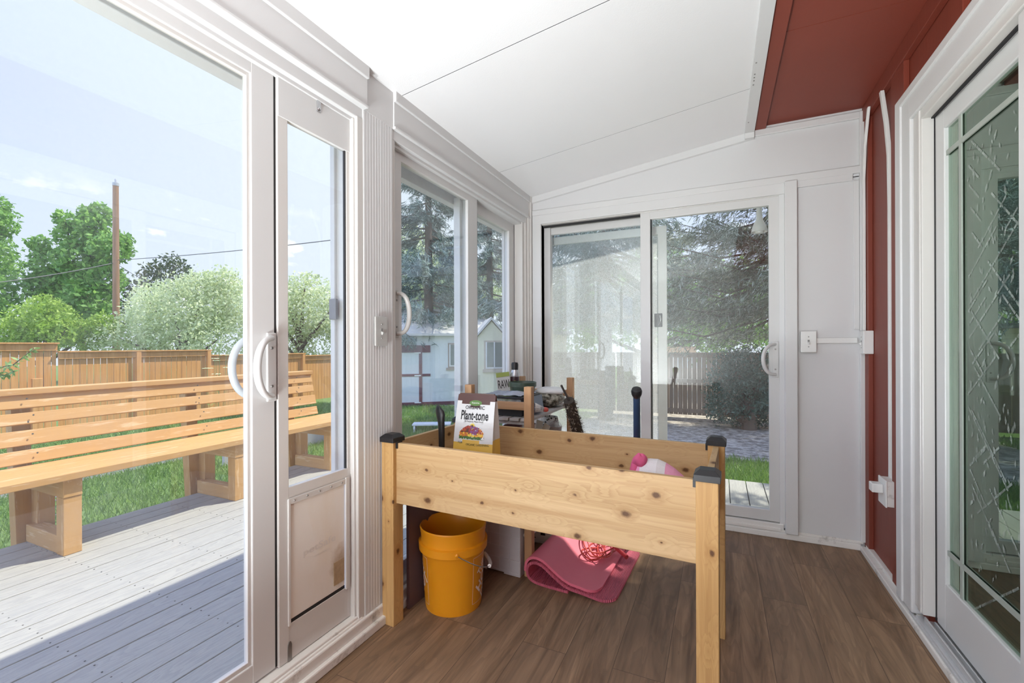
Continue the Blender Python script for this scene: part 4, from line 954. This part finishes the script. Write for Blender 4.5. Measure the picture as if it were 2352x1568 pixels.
bbx('top_rail', STY, -4.29, -4.165, -1.4, 3.66, .885, .923)
for yc in (-.80, .28, 1.385, 2.455, 3.455):
    M_ = Matrix.Translation((-4.245+3.85, 0, 0)) @ Matrix.Rotation(math.radians(-5), 4, 'Y')
    B().box(-.035, .055, yc-.075, yc+.015, -.35, .965, M_).build('back_post', STZ, BN, .003)
    bbx('rear_leg', STZ, -4.205, -4.115, yc-.0, yc+.09, -.08, .38)
    bbx('front_leg', STZ, -3.730, -3.640, yc-.045, yc+.045, -.08, .275)
    bbx('seat_bearer', STX, -4.16, -3.635, yc-.046, yc+.046, .275, .383)
    bbx('foot_rail', STX, -4.16, -3.72, yc-.040, yc+.040, -.08, .03)
sb_ = B(); rr = random.Random(11)
for yc in (.28, 1.36, 2.43, 3.43):
    for z0, xx in ((.46, -4.092), (.505, -4.080), (.58, -4.117), (.63, -4.104), (.705, -4.150), (.75, -4.138), (.81, -4.177), (.86, -4.163)):
        sb_.lathe([(.005, 0), (.005, .004)], 0, 0, 8, Matrix.Translation((xx+3.85+.003, yc+rr.uniform(-.01, .02), z0+.08)) @ Matrix.Rotation(math.radians(75), 4, 'Y'))
sb_.build('screw_heads', MC['dark_screw'], BN)
# ================================================================ yard ground, grass
def groundmat():
    t = NT('yard_ground'); s = t.n('ShaderNodeSeparateXYZ', {0: t.co()})
    n = t.noise(sc=1.3, det=6); g = t.mix(t.noise(sc=9, det=6, rough=.7), (.075, .15, .030), (.16, .25, .06))
    d = t.mix(t.ramp(t.noise(sc=7, det=7, rough=.75), (.42, 0.), (.60, 1.)), (.17, .145, .115), (.58, .52, .44))
    yb = t.math('ADD', s.outputs[1], t.math('MULTIPLY', n, 1.6)); xb = t.math('ADD', s.outputs[0], 0.)
    f1 = t.ramp(t.math('MULTIPLY', yb, .1), (.70, 0.), (.78, 1.)); f2 = t.ramp(t.math('ADD', t.math('MULTIPLY', xb, .1), .5), (.12, 0.), (.22, 1.))
    t.bsdf(t.mix(t.math('MULTIPLY', f1, f2), g, d), .9, t.noise(sc=20, det=5), .4, .04); return t.m
gb = B(); xs = [-70, -50, -40, -32, -26, -22, -18, -15, -12, -10, -8, -6.5, -5.5, -4.8, -4.15, -2, 0, 1, 3, 6, 9, 13, 20, 30]; ysg = [-20, -10, -5, -2, 0, 1, 2, 3, 4, 4.75, 5.5, 6.5, 8, 10, 12, 15, 18, 22, 30, 45]
nx = len(xs)
gb.add([(x, y, ground(x, y)) for y in ysg for x in xs], [(j*nx+i, j*nx+i+1, (j+1)*nx+i+1, (j+1)*nx+i) for j in range(len(ysg)-1) for i in range(nx-1)])
struct('ground', gb, groundmat())
def quads(name, P0, P1, P2, P3, mats, parent=None, mi=None):
    n = len(P0); V = np.empty((n*4, 3)); V[0::4] = P0; V[1::4] = P1; V[2::4] = P2; V[3::4] = P3
    me = bpy.data.meshes.new(name); me.vertices.add(n*4); me.vertices.foreach_set('co', V.ravel()); me.loops.add(n*4); me.loops.foreach_set('vertex_index', np.arange(n*4)); me.polygons.add(n)
    me.polygons.foreach_set('loop_start', np.arange(n)*4); me.polygons.foreach_set('loop_total', np.full(n, 4)) if bpy.app.version < (4, 0) else None
    mats = mats if isinstance(mats, list) else [mats]
    for q_ in mats: me.materials.append(q_)
    if mi is not None: me.polygons.foreach_set('material_index', mi)
    me.update(calc_edges=True); me.validate()
    o = bpy.data.objects.new(name, me); COL.objects.link(o)
    if parent is not None: o.parent = parent
    return o
def blades(name, n, xr, yr, h, mat, label, cat, w_=.006, keep=None):
    x = RNG.uniform(*xr, n); y = RNG.uniform(*yr, n)
    if keep is not None: k = keep(x, y); x, y = x[k], y[k]
    n = len(x); z = np.array([ground(a, b_) for a, b_ in zip(x, y)])-.01; P = np.stack([x, y, z], 1)
    a = RNG.uniform(0, 6.283, n); hh = RNG.uniform(.5, 1.2, n)*h; sd = np.stack([np.cos(a), np.sin(a), 0*a], 1)*w_
    ln = np.stack([RNG.normal(0, .45, n)*hh, RNG.normal(0, .45, n)*hh, hh], 1)
    o = quads(name, P-sd, P+sd, P+ln+sd*.2, P+ln-sd*.2, mat); tag(o, label, cat, kind='stuff'); return o
GR = leafmat('grass_blades', (.10, .19, .035), (.17, .30, .06), (.28, .42, .10), .4)
blades('grass', 52000, (-9.5, -4.22), (-.5, 7.5), .085, GR, 'bright green grass along the deck behind the bench', 'grass')
blades('lawn_grass', 26000, (-14.5, -9.5), (1, 12), .10, GR, 'grass on the lawn between the bench and the tan fence', 'grass', .012)
blades('back_grass', 26000, (-4.1, 2.4), (4.80, 7.0), .10, GR, 'green grass beyond the deck outside the back door', 'grass')
blades('side_grass', 16000, (-9.5, -3.0), (7.0, 12.0), .10, GR, 'grass in front of the white shed', 'grass', .010)
# ================================================================ foliage
def cloud(name, blobs, n, size, mat, parent, aspect=.5, droop=0, hollow=.55):
    """leaf quads scattered through overlapping ellipsoids (centre, radii)"""
    vol = np.array([b_[1][0]*b_[1][1]*b_[1][2] for b_ in blobs])**.75; cnt = (n*vol/vol.sum()).astype(int)+4; Cs = []
    for (c, r), k in zip(blobs, cnt):
        d = RNG.normal(size=(k, 3)); d /= np.linalg.norm(d, axis=1)[:, None]; rad = hollow+(1.08-hollow)*RNG.random(k)**.6
        bump_ = 1+.16*np.sin(d[:, 0]*7+c[0])*np.sin(d[:, 2]*6+c[1])+.10*np.sin(d[:, 1]*13+c[2])
        Cs.append(np.array(c)+d*np.array(r)*(rad*bump_)[:, None])
    P = np.concatenate(Cs); n = len(P); a = RNG.normal(size=(n, 3)); a[:, 2] -= droop; a /= np.linalg.norm(a, axis=1)[:, None]; b_ = np.cross(a, RNG.normal(size=(n, 3))); b_ /= np.linalg.norm(b_, axis=1)[:, None]
    s = size*RNG.uniform(.6, 1.35, n)[:, None]; a = a*s; b_ = b_*s*aspect
    return quads(name, P-a*.5, P+b_*.5, P+a*.5, P-b_*.5, mat, parent)
def tree(name, label, cat, blobs_px, t, n, size, mat, group=None, trunk=None, depth=.8, aspect=.5, tr_r=.16, hollow=.55):
    c0 = at(blobs_px[0][0], 800, t); gz = ground(c0.x, c0.y); root = thing(name, label, cat, (0, 0, 0), group=group)
    bl = []
    for px, py, rp in blobs_px:
        r = rp*t/F; c = at(px, py, t+random.uniform(-depth, depth)*r*1.2); bl.append(((c.x, c.y, c.z), (r*1.05, r*1.05, r)))
    cloud('foliage', bl, n, size, mat, root, aspect, hollow=hollow)
    b = B(); base = at(trunk or blobs_px[0][0], 800, t); base.z = gz-.1
    for (c, r) in bl[:7]: b.tube([base, base.lerp(Vector((base.x, base.y, c[2])), .5), Vector(c)], [tr_r, tr_r*.7, tr_r*.2], 8)
    b.build('trunk', BARK, root, smooth=True); return root
BARK = plain('bark', (.10, .075, .055), .9, .3, 8)
LA = leafmat('leaves_green', (.12, .27, .05), (.22, .43, .09), (.38, .60, .14), .45)
LB = leafmat('leaves_olive', (.46, .54, .29), (.64, .71, .42), (.82, .85, .62), .45)
LY = leafmat('leaves_lime', (.22, .36, .05), (.34, .50, .08), (.44, .58, .12), .42)
LD = leafmat('leaves_dark', (.05, .09, .035), (.09, .13, .05), (.13, .14, .08), .3)
tree('maple_tree', 'tall bright green tree left of the utility pole', 'tree', [(190, 600, 44), (215, 520, 28), (150, 655, 46), (205, 690, 46), (222, 560, 36), (160, 545, 27), (150, 505, 20), (230, 490, 22), (90, 562, 20), (115, 610, 34), (258, 570, 34), (285, 552, 16), (105, 660, 34), (165, 725, 60), (205, 498, 22), (240, 640, 36)], 27, 15000, .30, LA, 'yard trees', 190)
tree('maple_tree', 'green tree cut off by the left edge of the photo', 'tree', [(-20, 500, 38), (-5, 470, 22), (8, 520, 22), (-10, 560, 26), (-40, 600, 60), (-60, 680, 70)], 26, 7000, .28, LA, 'yard trees', -50)
tree('shrub', 'yellow-green low shrub above the left end of the fence', 'shrub', [(60, 740, 40), (110, 730, 42), (40, 765, 34), (150, 760, 36), (90, 775, 40), (200, 770, 36), (0, 785, 26), (235, 745, 26), (100, 700, 26)], 22, 9000, .17, LY, 'yard shrubs', 100)
tree('locust_tree', 'sparse dark tree showing above the olive bushes', 'tree', [(390, 640, 48), (340, 660, 42), (400, 610, 26), (430, 650, 30), (310, 690, 40), (295, 720, 36), (360, 620, 22)], 30, 2600, .24, LD, 'yard trees', 350, hollow=.3)
tree('russian_olive', 'big pale olive bush right of the utility pole', 'shrub', [(400, 720, 75), (330, 760, 60), (460, 700, 70), (270, 775, 45), (520, 700, 66), (400, 780, 60), (500, 780, 60), (450, 660, 34), (510, 645, 30), (350, 700, 46), (560, 690, 55), (525, 625, 14), (490, 640, 20)], 23, 22000, .17, LB, 'yard shrubs', 420)
tree('russian_olive', 'pale olive bush seen through the pet door pane', 'shrub', [(620, 710, 62), (680, 720, 66), (730, 720, 62), (700, 660, 34), (660, 690, 40), (770, 700, 55), (650, 780, 60), (740, 790, 56), (715, 640, 18), (800, 740, 60), (860, 740, 70)], 23, 16000, .17, LB, 'yard shrubs', 690)
# utility pole and wires
pp = at(267, 800, 25); t = thing('utility_pole', 'weathered brown wooden utility pole beside the tall green tree', 'utility pole', (pp.x, pp.y, -1))
b = B(); zt = at(267, 421, 25).z+1; b.lathe([(.18, 0), (.135, zt)], n=14); b.build('pole', wood('pole_wood', (.30, .17, .09), (.14, .07, .04), 2, knots=False), t, smooth=True)
b = B(); b.lathe([(.15, zt-.15), (.15, zt+.02), (.05, zt+.06), (.05, zt+.22), (.02, zt+.26)], n=12); b.build('insulator', plain('grey_cap', (.35, .36, .38), .5), t, smooth=True)
def wire(name, label, a, c, sag=.4, r=.018):
    b = B(); pts = []
    for i in range(15): u = i/14; p = a.lerp(c, u); p = Vector((p.x, p.y, p.z-sag*4*u*(1-u))); pts.append(p)
    b.tube(pts, r, 6); tag(b.build(name, plain('wire_grey', (.10, .10, .11), .6), None), label, 'wire')
wire('overhead_wire', 'single overhead wire running right from the pole', at(270, 597, 25), at(1000, 520, 17), .15)
wire('overhead_wire', 'lower pale wire running left from the pole towards the photo edge', at(264, 603, 25), at(-60, 655, 19), .1, .022)
wire('overhead_wire', 'thin cable slanting down left through the tall green tree', at(264, 620, 25), at(90, 745, 30), .1)
wire('overhead_wire', 'short cable slanting down right of the pole into the bushes', at(270, 607, 25), at(345, 650, 26), .05, .014)
wire('overhead_wire', 'faint low wire at the far left edge above the shrub', at(-40, 703, 27), at(60, 694, 29), 0)
# ================================================================ tan property fence
FENW = wood('fence_stain', (.62, .31, .10), (.40, .19, .055), 2, knots=False, streak=.3)
def fence_section(label, y0, y1, ztop, x=-15.0, posts=(0, 1)):
    zb = -1.12; t = thing('fence_panel', label, 'fence', (x, y0, zb), group=None); L_ = y1-y0; H_ = ztop-zb
    b = B(); rr = random.Random(int(y0*10)); yy = 0
    while yy < L_: w_ = min(.138, L_-yy); b.box(rr.uniform(-.004, .004), .02, yy, yy+w_-.008, 0, H_-.06); yy += .142
    b.build('pickets', FENW, t)
    B().box(-.01, .075, 0, L_, H_-.20, H_-.035).build('top_board', FENW, t, .004); B().box(-.04, .13, -.03, L_+.02, H_-.035, H_).build('cap_board', FENW, t, .004)
    for k in posts:
        q_ = .06 if k == 0 else L_*k-.02; B().box(.02, .125, q_-.05, q_+.06, 0, H_-.03).build('post', FENW, t, .004)
fence_section('tallest tan fence section at the far left', -2.5, 5.40, 1.31, posts=(.77, .545))
fence_section('tan fence section with two posts right of the tallest section', 5.43, 9.10, 1.10, posts=(.46, .985))
fence_section('tan fence section behind the right half of the bench', 9.13, 12.72, .93, posts=(.5, .985))
fence_section('lowest tan fence section seen through the pet door pane', 12.75, 19.5, .84, posts=(.33, .66))
t = thing('gate_latch', 'short brown upright block on the left fence section', 'post', (-14.9, 5.0, -1.0)); B().box(0, .09, -.09, .09, 0, 1.45).build('block', FENW, t, .01)
# raised board edging and white board behind the bench
b = B(); b.box(-7.2, -7.14, -1, 5.6, -.50, -.22); b.box(-6.0, -5.95, 3.8, 6.8, -.46, -.12); tag(b.build('garden_edging', plain('grey_timber', (.42, .42, .43), .7, .2, 10)), 'long grey timber garden edging on the lawn behind the bench', 'garden edging')
# white flowers and weed seed heads
def stalks(name, label, c, n, h, spread, headr, headmat, cat, seed=1):
    rr = random.Random(seed); t = thing(name, label, cat, c); b = B(); hb_ = B(); lf = B()
    for i in range(n):
        a = rr.random()*6.28; rd = rr.random()*spread; x, y_ = rd*math.cos(a), rd*math.sin(a); hh = h*rr.uniform(.7, 1.1); b.tube([(x*.3, y_*.3, 0), (x*.8, y_*.8, hh*.6), (x, y_, hh)], .003, 5)
        for k in range(12):
            a2 = rr.random()*6.28; q_ = rr.random()*headr; hb_.lathe([(.001, hh+.004), (.010*headr/.05, hh+.008), (.001, hh+.014)], x+q_*math.cos(a2), y_+q_*math.sin(a2), 5)
        for k in range(5):
            zz = rr.uniform(.1, .8)*hh; a2 = rr.random()*6.28; d = Vector((math.cos(a2), math.sin(a2), .4))*.07; nn_ = Vector((-d.y, d.x, 0))*.25; p = Vector((x*.6, y_*.6, zz)); lf.add([p, p+d*.5+nn_, p+d, p+d*.5-nn_], [(0, 1, 2, 3)])
    b.build('stems', plain('stem_green', (.16, .26, .07), .6), t); hb_.build('flower_heads', headmat, t)['kind'] = 'stuff'; lf.build('leaves', LA, t)
stalks('yarrow_plant', 'white flowering plant growing beside the left bench support', (-4.42, 1.60, ground(-4.4, 1.6)), 9, .42, .13, .05, plain('petal_white', (.85, .85, .85), .6), 'flower', 2)
stalks('wild_carrot', 'tall weed with pale green heads above the bench back', (-7.3, 4.52, ground(-7.3, 4.5)), 8, 1.55, .35, .09, plain('petal_lime', (.62, .68, .38), .6), 'weed', 3)
# leafy twig at the left edge, close to the glass
t = thing('leafy_branch', 'small leafy branch poking in at the left edge before the fence', 'branch', (0, 0, 0)); b = B(); p0, p1, p2 = at(-30, 850, 5.2), at(30, 838, 5.2), at(78, 800, 5.1); b.tube([p0, p1, p2], [.008, .006, .002], 6); pdn = [at(-30, 850, 5.2), at(10, 862, 5.2), at(32, 852, 5.15)]; b.tube(pdn, .004, 6); b.tube([p0, Vector((p0.x-.25, p0.y-.4, ground(p0.x-.25, p0.y-.4)))], .012, 6); b.build('twig', BARK, t)
lf = B(); rr = random.Random(6)
for seg in ((p0, p1), (p1, p2), (pdn[0], pdn[1]), (pdn[1], pdn[2])):
    for i in range(26):
        p = seg[0].lerp(seg[1], rr.random()); d = Vector((rr.uniform(-1, 1), rr.uniform(-1, 1), rr.uniform(-.9, .6))).normalized()*rr.uniform(.05, .09); nn_ = d.cross(Vector((rr.uniform(-1, 1), rr.uniform(-1, 1), 1))).normalized()*.016; lf.add([p, p+d*.5+nn_, p+d, p+d*.5-nn_], [(0, 1, 2, 3)])
lf.build('leaves', leafmat('twig_leaves', (.20, .34, .08), (.30, .44, .14), (.42, .52, .22), .4), t)
# ================================================================ sheds
SHW = NT('shed_siding_white'); SHW.bsdf(SHW.mix(SHW.noise(sc=2), (.62, .66, .66), (.68, .71, .71)), .6)
SHC = NT('shed_siding_cream'); SHC.bsdf(SHC.mix(SHC.noise(sc=2), (.66, .63, .46), (.72, .69, .52)), .6)
MAR = plain('maroon_trim', (.13, .035, .05), .5); ROOFM = plain('pale_roof', (.62, .60, .56), .8, .15, 20)
def oriented(px, t, face_px=None):
    p = at(px, 800, t); p.z = ground(p.x, p.y); d = (Vector((0, 0, p.z))-p); return p, math.atan2(d.y, d.x)+math.pi/2
p, rz = oriented(925, 14.2); t = thing('garden_shed', 'white shed with maroon trimmed double door seen through the far left door', 'shed', tuple(p), rz)
b = B(); b.box(-.95, 2.6, 0, 3, -.2, 2.33)
for i in range(24): b.box(-.95+i*.15, -.944+i*.15, -.006, 0, 0, 2.33)
b.build('walls', SHW.m, t)
b = B(); b.prism([(-.25, 2.25), (1.5, 3.15), (3.25, 2.25), (3.25, 2.32), (1.5, 3.24), (-.25, 2.32)], -1.1, 2.8, 0); b.build('roof', ROOFM, t)
b = B(); b.box(-.86, -.78, -.02, 0, .1, 1.95); b.box(.50, .60, -.02, 0, .1, 1.95); b.box(-.86, .86, -.022, 0, 1.72, 1.95) ; b.box(-.86, .86, -.021, 0, .96, 1.04); b.box(-.86, 1.9, -.022, 0, .02, .14); b.box(.86, .95, -.02, 0, .1, 1.95) if False else None; dr = b.build('door_trim', MAR, t)
b = B()
for zz in (.11, .97, 1.69): b.prism([(.28, zz), (.52, zz-.02), (.52, zz+.05)], -.030, -.022, 1) if False else b.box(.36, .56, -.03, -.022, zz, zz+.035)
b.build('hinge', PLATE, dr)
b = B(); b.box(1.42, 2.12, -.03, 0, 1.22, 2.02); b.box(1.36, 2.18, -.05, 0, 1.14, 1.22); wf = b.build('window_frame', plain('shed_window_trim', (.30, .24, .20), .6), t)
b = B(); b.box(1.48, 2.06, -.036, -.03, 1.28, 1.96); b.build('pane', plain('dark_pane', (.16, .19, .17), .1, .3, 6), wf); b = B(); b.box(1.74, 1.79, -.045, -.036, 1.26, 1.98); b.box(1.46, 1.50, -.045, -.036, 1.26, 1.98); b.box(1.46, 2.08, -.045, -.036, 1.26, 1.30); b.build('sash', VIN, wf)
p, rz = oriented(1128, 12.5); t = thing('garden_shed', 'cream gabled shed with a small window seen through the far left door', 'shed', tuple(p), rz+.12)
b = B(); b.add([(-.42, 0, -.2), (.44, 0, -.2), (.44, 0, 2.05), (.01, 0, 2.52), (-.42, 0, 2.05), (-.42, 1.6, -.2), (.44, 1.6, -.2), (.44, 1.6, 2.05), (.01, 1.6, 2.52), (-.42, 1.6, 2.05)], [(0, 1, 2, 3, 4), (9, 8, 7, 6, 5), (1, 6, 7, 2), (5, 0, 4, 9), (2, 7, 8, 3), (3, 8, 9, 4)])
for i in range(9): b.box(-.40+i*.10, -.396+i*.10, -.005, 0, 0, 2.0)
b.build('walls', SHC.m, t)
b = B(); b.add([(-.50, -.08, 1.98), (.01, -.08, 2.56), (.52, -.08, 1.98), (.52, -.08, 2.05), (.01, -.08, 2.64), (-.50, -.08, 2.05), (-.50, 1.7, 1.98), (.01, 1.7, 2.56), (.52, 1.7, 1.98), (.52, 1.7, 2.05), (.01, 1.7, 2.64), (-.50, 1.7, 2.05)], [(0, 1, 4, 5), (1, 2, 3, 4), (5, 4, 10, 11), (4, 3, 9, 10), (0, 6, 7, 1), (1, 7, 8, 2), (6, 11, 10, 7), (7, 10, 9, 8)])
b.build('roof', ROOFM, t)
b = B(); b.box(-.20, .34, -.03, 0, 1.18, 1.98); b.box(-.24, .38, -.06, 0, 1.10, 1.18); wf = b.build('window_frame', plain('tan_window_trim', (.45, .38, .30), .6), t); b = B(); b.box(-.15, .30, -.035, -.03, 1.22, 1.93); b.build('pane', MC['dark_pane'], wf); b = B(); b.box(.07, .105, -.045, -.035, 1.2, 1.94); b.box(-.155, .305, -.045, -.035, 1.2, 1.24); b.box(-.155, -.12, -.045, -.035, 1.2, 1.94); b.build('sash', VIN, wf)
# small white bench on the lawn
p = at(985, 980, 8.6); gz = ground(p.x, p.y); t = thing('garden_stool', 'low weathered white bench standing on the grass beyond the planter', 'bench', (p.x, p.y, gz), .5)
hz = at(985, 971, 8.6).z-gz; WB = plain('old_white_wood', (.72, .73, .72), .6, .1); B().box(-.30, .42, -.13, .13, hz-.03, hz).build('seat', WB, t, .004)
for x in (-.26, .38): B().add([(x-.015, -.17, 0), (x+.015, -.17, 0), (x+.015, .17, 0), (x-.015, .17, 0), (x-.015, -.11, hz-.03), (x+.015, -.11, hz-.03), (x+.015, .11, hz-.03), (x-.015, .11, hz-.03)], [(0, 1, 5, 4), (1, 2, 6, 5), (2, 3, 7, 6), (3, 0, 4, 7), (4, 5, 6, 7)]).build('leg', WB, t)
# neighbour's lap sided wall
p, rz = oriented(1240, 17); t = thing('neighbor_house', 'cream lap sided wall beyond the left edge of the back door', 'house', tuple(p), rz)
b = B()
for i in range(20): b.box(-1.1, 1.0, -.012, 3, -.3+i*.14, -.3+i*.14+.135)
b.build('siding', SHC.m, t); B().box(-1.3, 1.2, -.3, 3.2, 2.5, 2.62).build('roof', plain('dark_roof', (.16, .16, .16), .8), t)
# ================================================================ weathered back fence
WEA = wood('weathered_fence', (.30, .22, .15), (.11, .08, .055), 2, knots=False, streak=.6)
yF = 12.6; zF = ground(0, yF)
for k, (x0, x1) in enumerate(((-6.2, -2.64), (-2.6, .12), (.16, 3.2))):
    lab = ['weathered board fence section behind the screen door', 'weathered grey board fence section in plain view through the back door', 'weathered board fence section behind the dark shrub'][k]
    t = thing('board_fence', lab, 'fence', (x0, yF, zF)); b = B(); rr = random.Random(k); x = 0
    while x < x1-x0-.05: b.box(x, x+rr.uniform(.106, .113), 0, .02, .08, 1.64+rr.uniform(-.01, .01)); x += .115
    b.build('pickets', WEA, t); b = B()
    for zz in (.14, .92, 1.58): b.box(0, x1-x0, -.045, 0, zz, zz+.10)
    b.box(0, x1-x0, -.08, .08, 1.68, 1.71); b.build('rails', WEA, t); B().box(x1-x0-.15, x1-x0-.06, -.09, 0, 0, 1.7).build('post', WEA, t)
# timber frame top beyond the back fence
b = B(); p = at(1555, 803, 14.2); b.box(p.x-.35, p.x+.55, p.y, p.y+.1, p.z-.12, p.z+.10); b.box(p.x-.33, p.x-.25, p.y, p.y+.1, ground(p.x, p.y), p.z); tag(b.build('trellis_frame', plain('raw_timber', (.70, .52, .34), .7)), 'pale timber frame showing just above the back fence', 'timber frame')
# ================================================================ spruces
SPM = leafmat('spruce_needles', (.045, .085, .070), (.13, .21, .18), (.55, .66, .62), .40, .45)
SPG = leafmat('spruce_needles_olive', (.050, .075, .035), (.14, .18, .11), (.62, .66, .54), .42, .45)
def spruce(label, c, H_, R_, zlow, n_br, per, mat, group, seed, gap=0., tw=.16, sun_side=0):
    rg = np.random.default_rng(seed); g = ground(c[0], c[1]); root = thing('blue_spruce', label, 'tree', (c[0], c[1], g), group=group)
    b = B(); b.lathe([(.19, 0), (.15, H_*.3), (.02, H_)], n=12)
    P, A, Bv = [], [], []
    for k in range(n_br):
        z0 = zlow+(H_-zlow)*(k/n_br)**1.15; az = rg.uniform(0, 6.283); ln = R_*(1-(z0-zlow)/(H_-zlow)*.93)*rg.uniform(.75, 1.1); dr = rg.uniform(.15, .42)
        h = np.array([math.cos(az), math.sin(az), 0.]); side = np.array([-h[1], h[0], 0.])
        f = lambda u: np.array([0, 0, z0])+h*ln*u+np.array([0, 0, -dr*ln*u*(1.4-u)+.12*ln*u**3])
        b.tube([tuple(f(0)), tuple(f(.5)), tuple(f(.96))], [.035, .022, .006], 5)
        m_ = int(per*1.25*ln/R_)+8; u = rg.uniform(.12, 1., m_)**.8; base = np.array([f(q_) for q_ in u])
        sp = (rg.normal(0, 1, m_)*(.16*ln*(1.12-u)+.06)); hang = -np.abs(rg.normal(0, .15, m_))-.10*np.abs(sp)
        base = base+side[None]*sp[:, None]+np.array([0, 0, 1.])[None]*hang[:, None]
        d = h[None]*rg.uniform(.2, 1, m_)[:, None]+side[None]*np.sign(sp)[:, None]*rg.uniform(.1, .9, m_)[:, None]+np.array([0, 0, -1.])[None]*rg.uniform(.0, 1.1, m_)[:, None]
        d /= np.linalg.norm(d, axis=1)[:, None]
        for rep in range(5):
            j = rg.normal(0, .040, (m_, 3)); dd = d+rg.normal(0, .38, (m_, 3)); dd /= np.linalg.norm(dd, axis=1)[:, None]; w2 = np.cross(dd, rg.normal(size=(m_, 3))); w2 /= np.linalg.norm(w2, axis=1)[:, None]
            s = tw*rg.uniform(.6, 1.3, m_)[:, None]; P.append(base+j); A.append(dd*s); Bv.append(w2*s*.095)
    b.build('trunk', BARK, root)
    P, A, Bv = map(np.concatenate, (P, A, Bv)); quads('needles', P-A*.5, P+Bv*.5, P+A*.5, P-Bv*.5, mat, root); return root
c = at(985, 800, 15.5); spruce('tall blue spruce behind the white shed', (c.x, c.y), 13, 2.6, 2.6, 105, 120, SPM, 'spruces', 21, tw=.26)
c = at(1125, 800, 18); spruce('blue spruce standing behind the cream shed', (c.x, c.y), 12, 2.7, 2.4, 90, 110, SPM, 'spruces', 22, tw=.26)
c = at(1390, 800, 11.0); spruce('dense blue spruce behind the screened left half of the back door', (c.x, c.y), 11, 3.2, 2.7, 140, 150, SPM, 'spruces', 23, tw=.19)
c = at(1800, 800, 9.6); spruce('nearest blue spruce hanging over the back fence at the right', (c.x, c.y), 10.5, 3.3, 2.5, 150, 190, SPG, 'spruces', 24, tw=.17)
spruce('added unseen blue spruce beyond the corner of the back deck, shading the room', (3.25, 6.4), 13, 2.0, 2.4, 95, 80, SPM, 'spruces', 25, tw=.2)  # added out of view to keep sun off the floor
tree('juniper_shrub', 'dark green shrub in front of the weathered back fence', 'shrub', [(1700, 900, 70), (1745, 870, 75), (1660, 940, 34), (1690, 850, 50), (1760, 930, 50), (1720, 950, 36)], 9.6, 16000, .07, leafmat('juniper_leaves', (.03, .07, .045), (.07, .13, .09), (.16, .24, .19), .2), None, 1720, aspect=.35)
tree('maple_tree', 'light green tree behind the white shed', 'tree', [(960, 640, 70), (1010, 660, 60), (940, 560, 45), (1040, 620, 50), (900, 700, 60), (1100, 690, 50), (1050, 720, 50), (1150, 640, 50)], 27, 9000, .28, LB, 'yard trees', 960)
tree('maple_tree', 'sunlit green tree far behind the back fence', 'tree', [(1400, 700, 90), (1550, 720, 90), (1680, 700, 90), (1500, 640, 70), (1620, 760, 70), (1300, 740, 80), (1760, 720, 80)], 22, 12000, .26, LA, 'yard trees', 1500)

def split_loose(o):
    me = o.data; n = len(me.vertices); par = list(range(n))
    def find(a):
        while par[a] != a: par[a] = par[par[a]]; a = par[a]
        return a
    for p in me.polygons:
        v = list(p.vertices); r0 = find(v[0])
        for q in v[1:]: par[find(q)] = r0
    groups = {}
    for p in me.polygons: groups.setdefault(find(p.vertices[0]), []).append(p)
    if len(groups) < 2: return
    nm = o.name.split('.')[0]; nm = {'screws': 'screw', 'screw_heads': 'screw_head', 'prongs': 'prong', 'packets': 'packet'}.get(nm, nm)
    for k, ps in enumerate(groups.values()):
        idx = {}; vs = []; fs = []
        for p in ps:
            f = []
            for v in p.vertices:
                if v not in idx: idx[v] = len(vs); vs.append(tuple(me.vertices[v].co))
                f.append(idx[v])
            fs.append(f)
        m2 = bpy.data.meshes.new(nm); m2.from_pydata(vs, [], fs); m2.update()
        for q in me.materials: m2.materials.append(q)
        c = bpy.data.objects.new(nm, m2); COL.objects.link(c); c.parent = o.parent
    bpy.data.objects.remove(o)
for o in list(bpy.data.objects):
    if o.type == 'MESH' and o.parent is not None and o.name.split('.')[0] in ('screw', 'screws', 'bracket', 'dark_print', 'hinge', 'packets', 'lettering_rules', 'screw_heads'): split_loose(o)
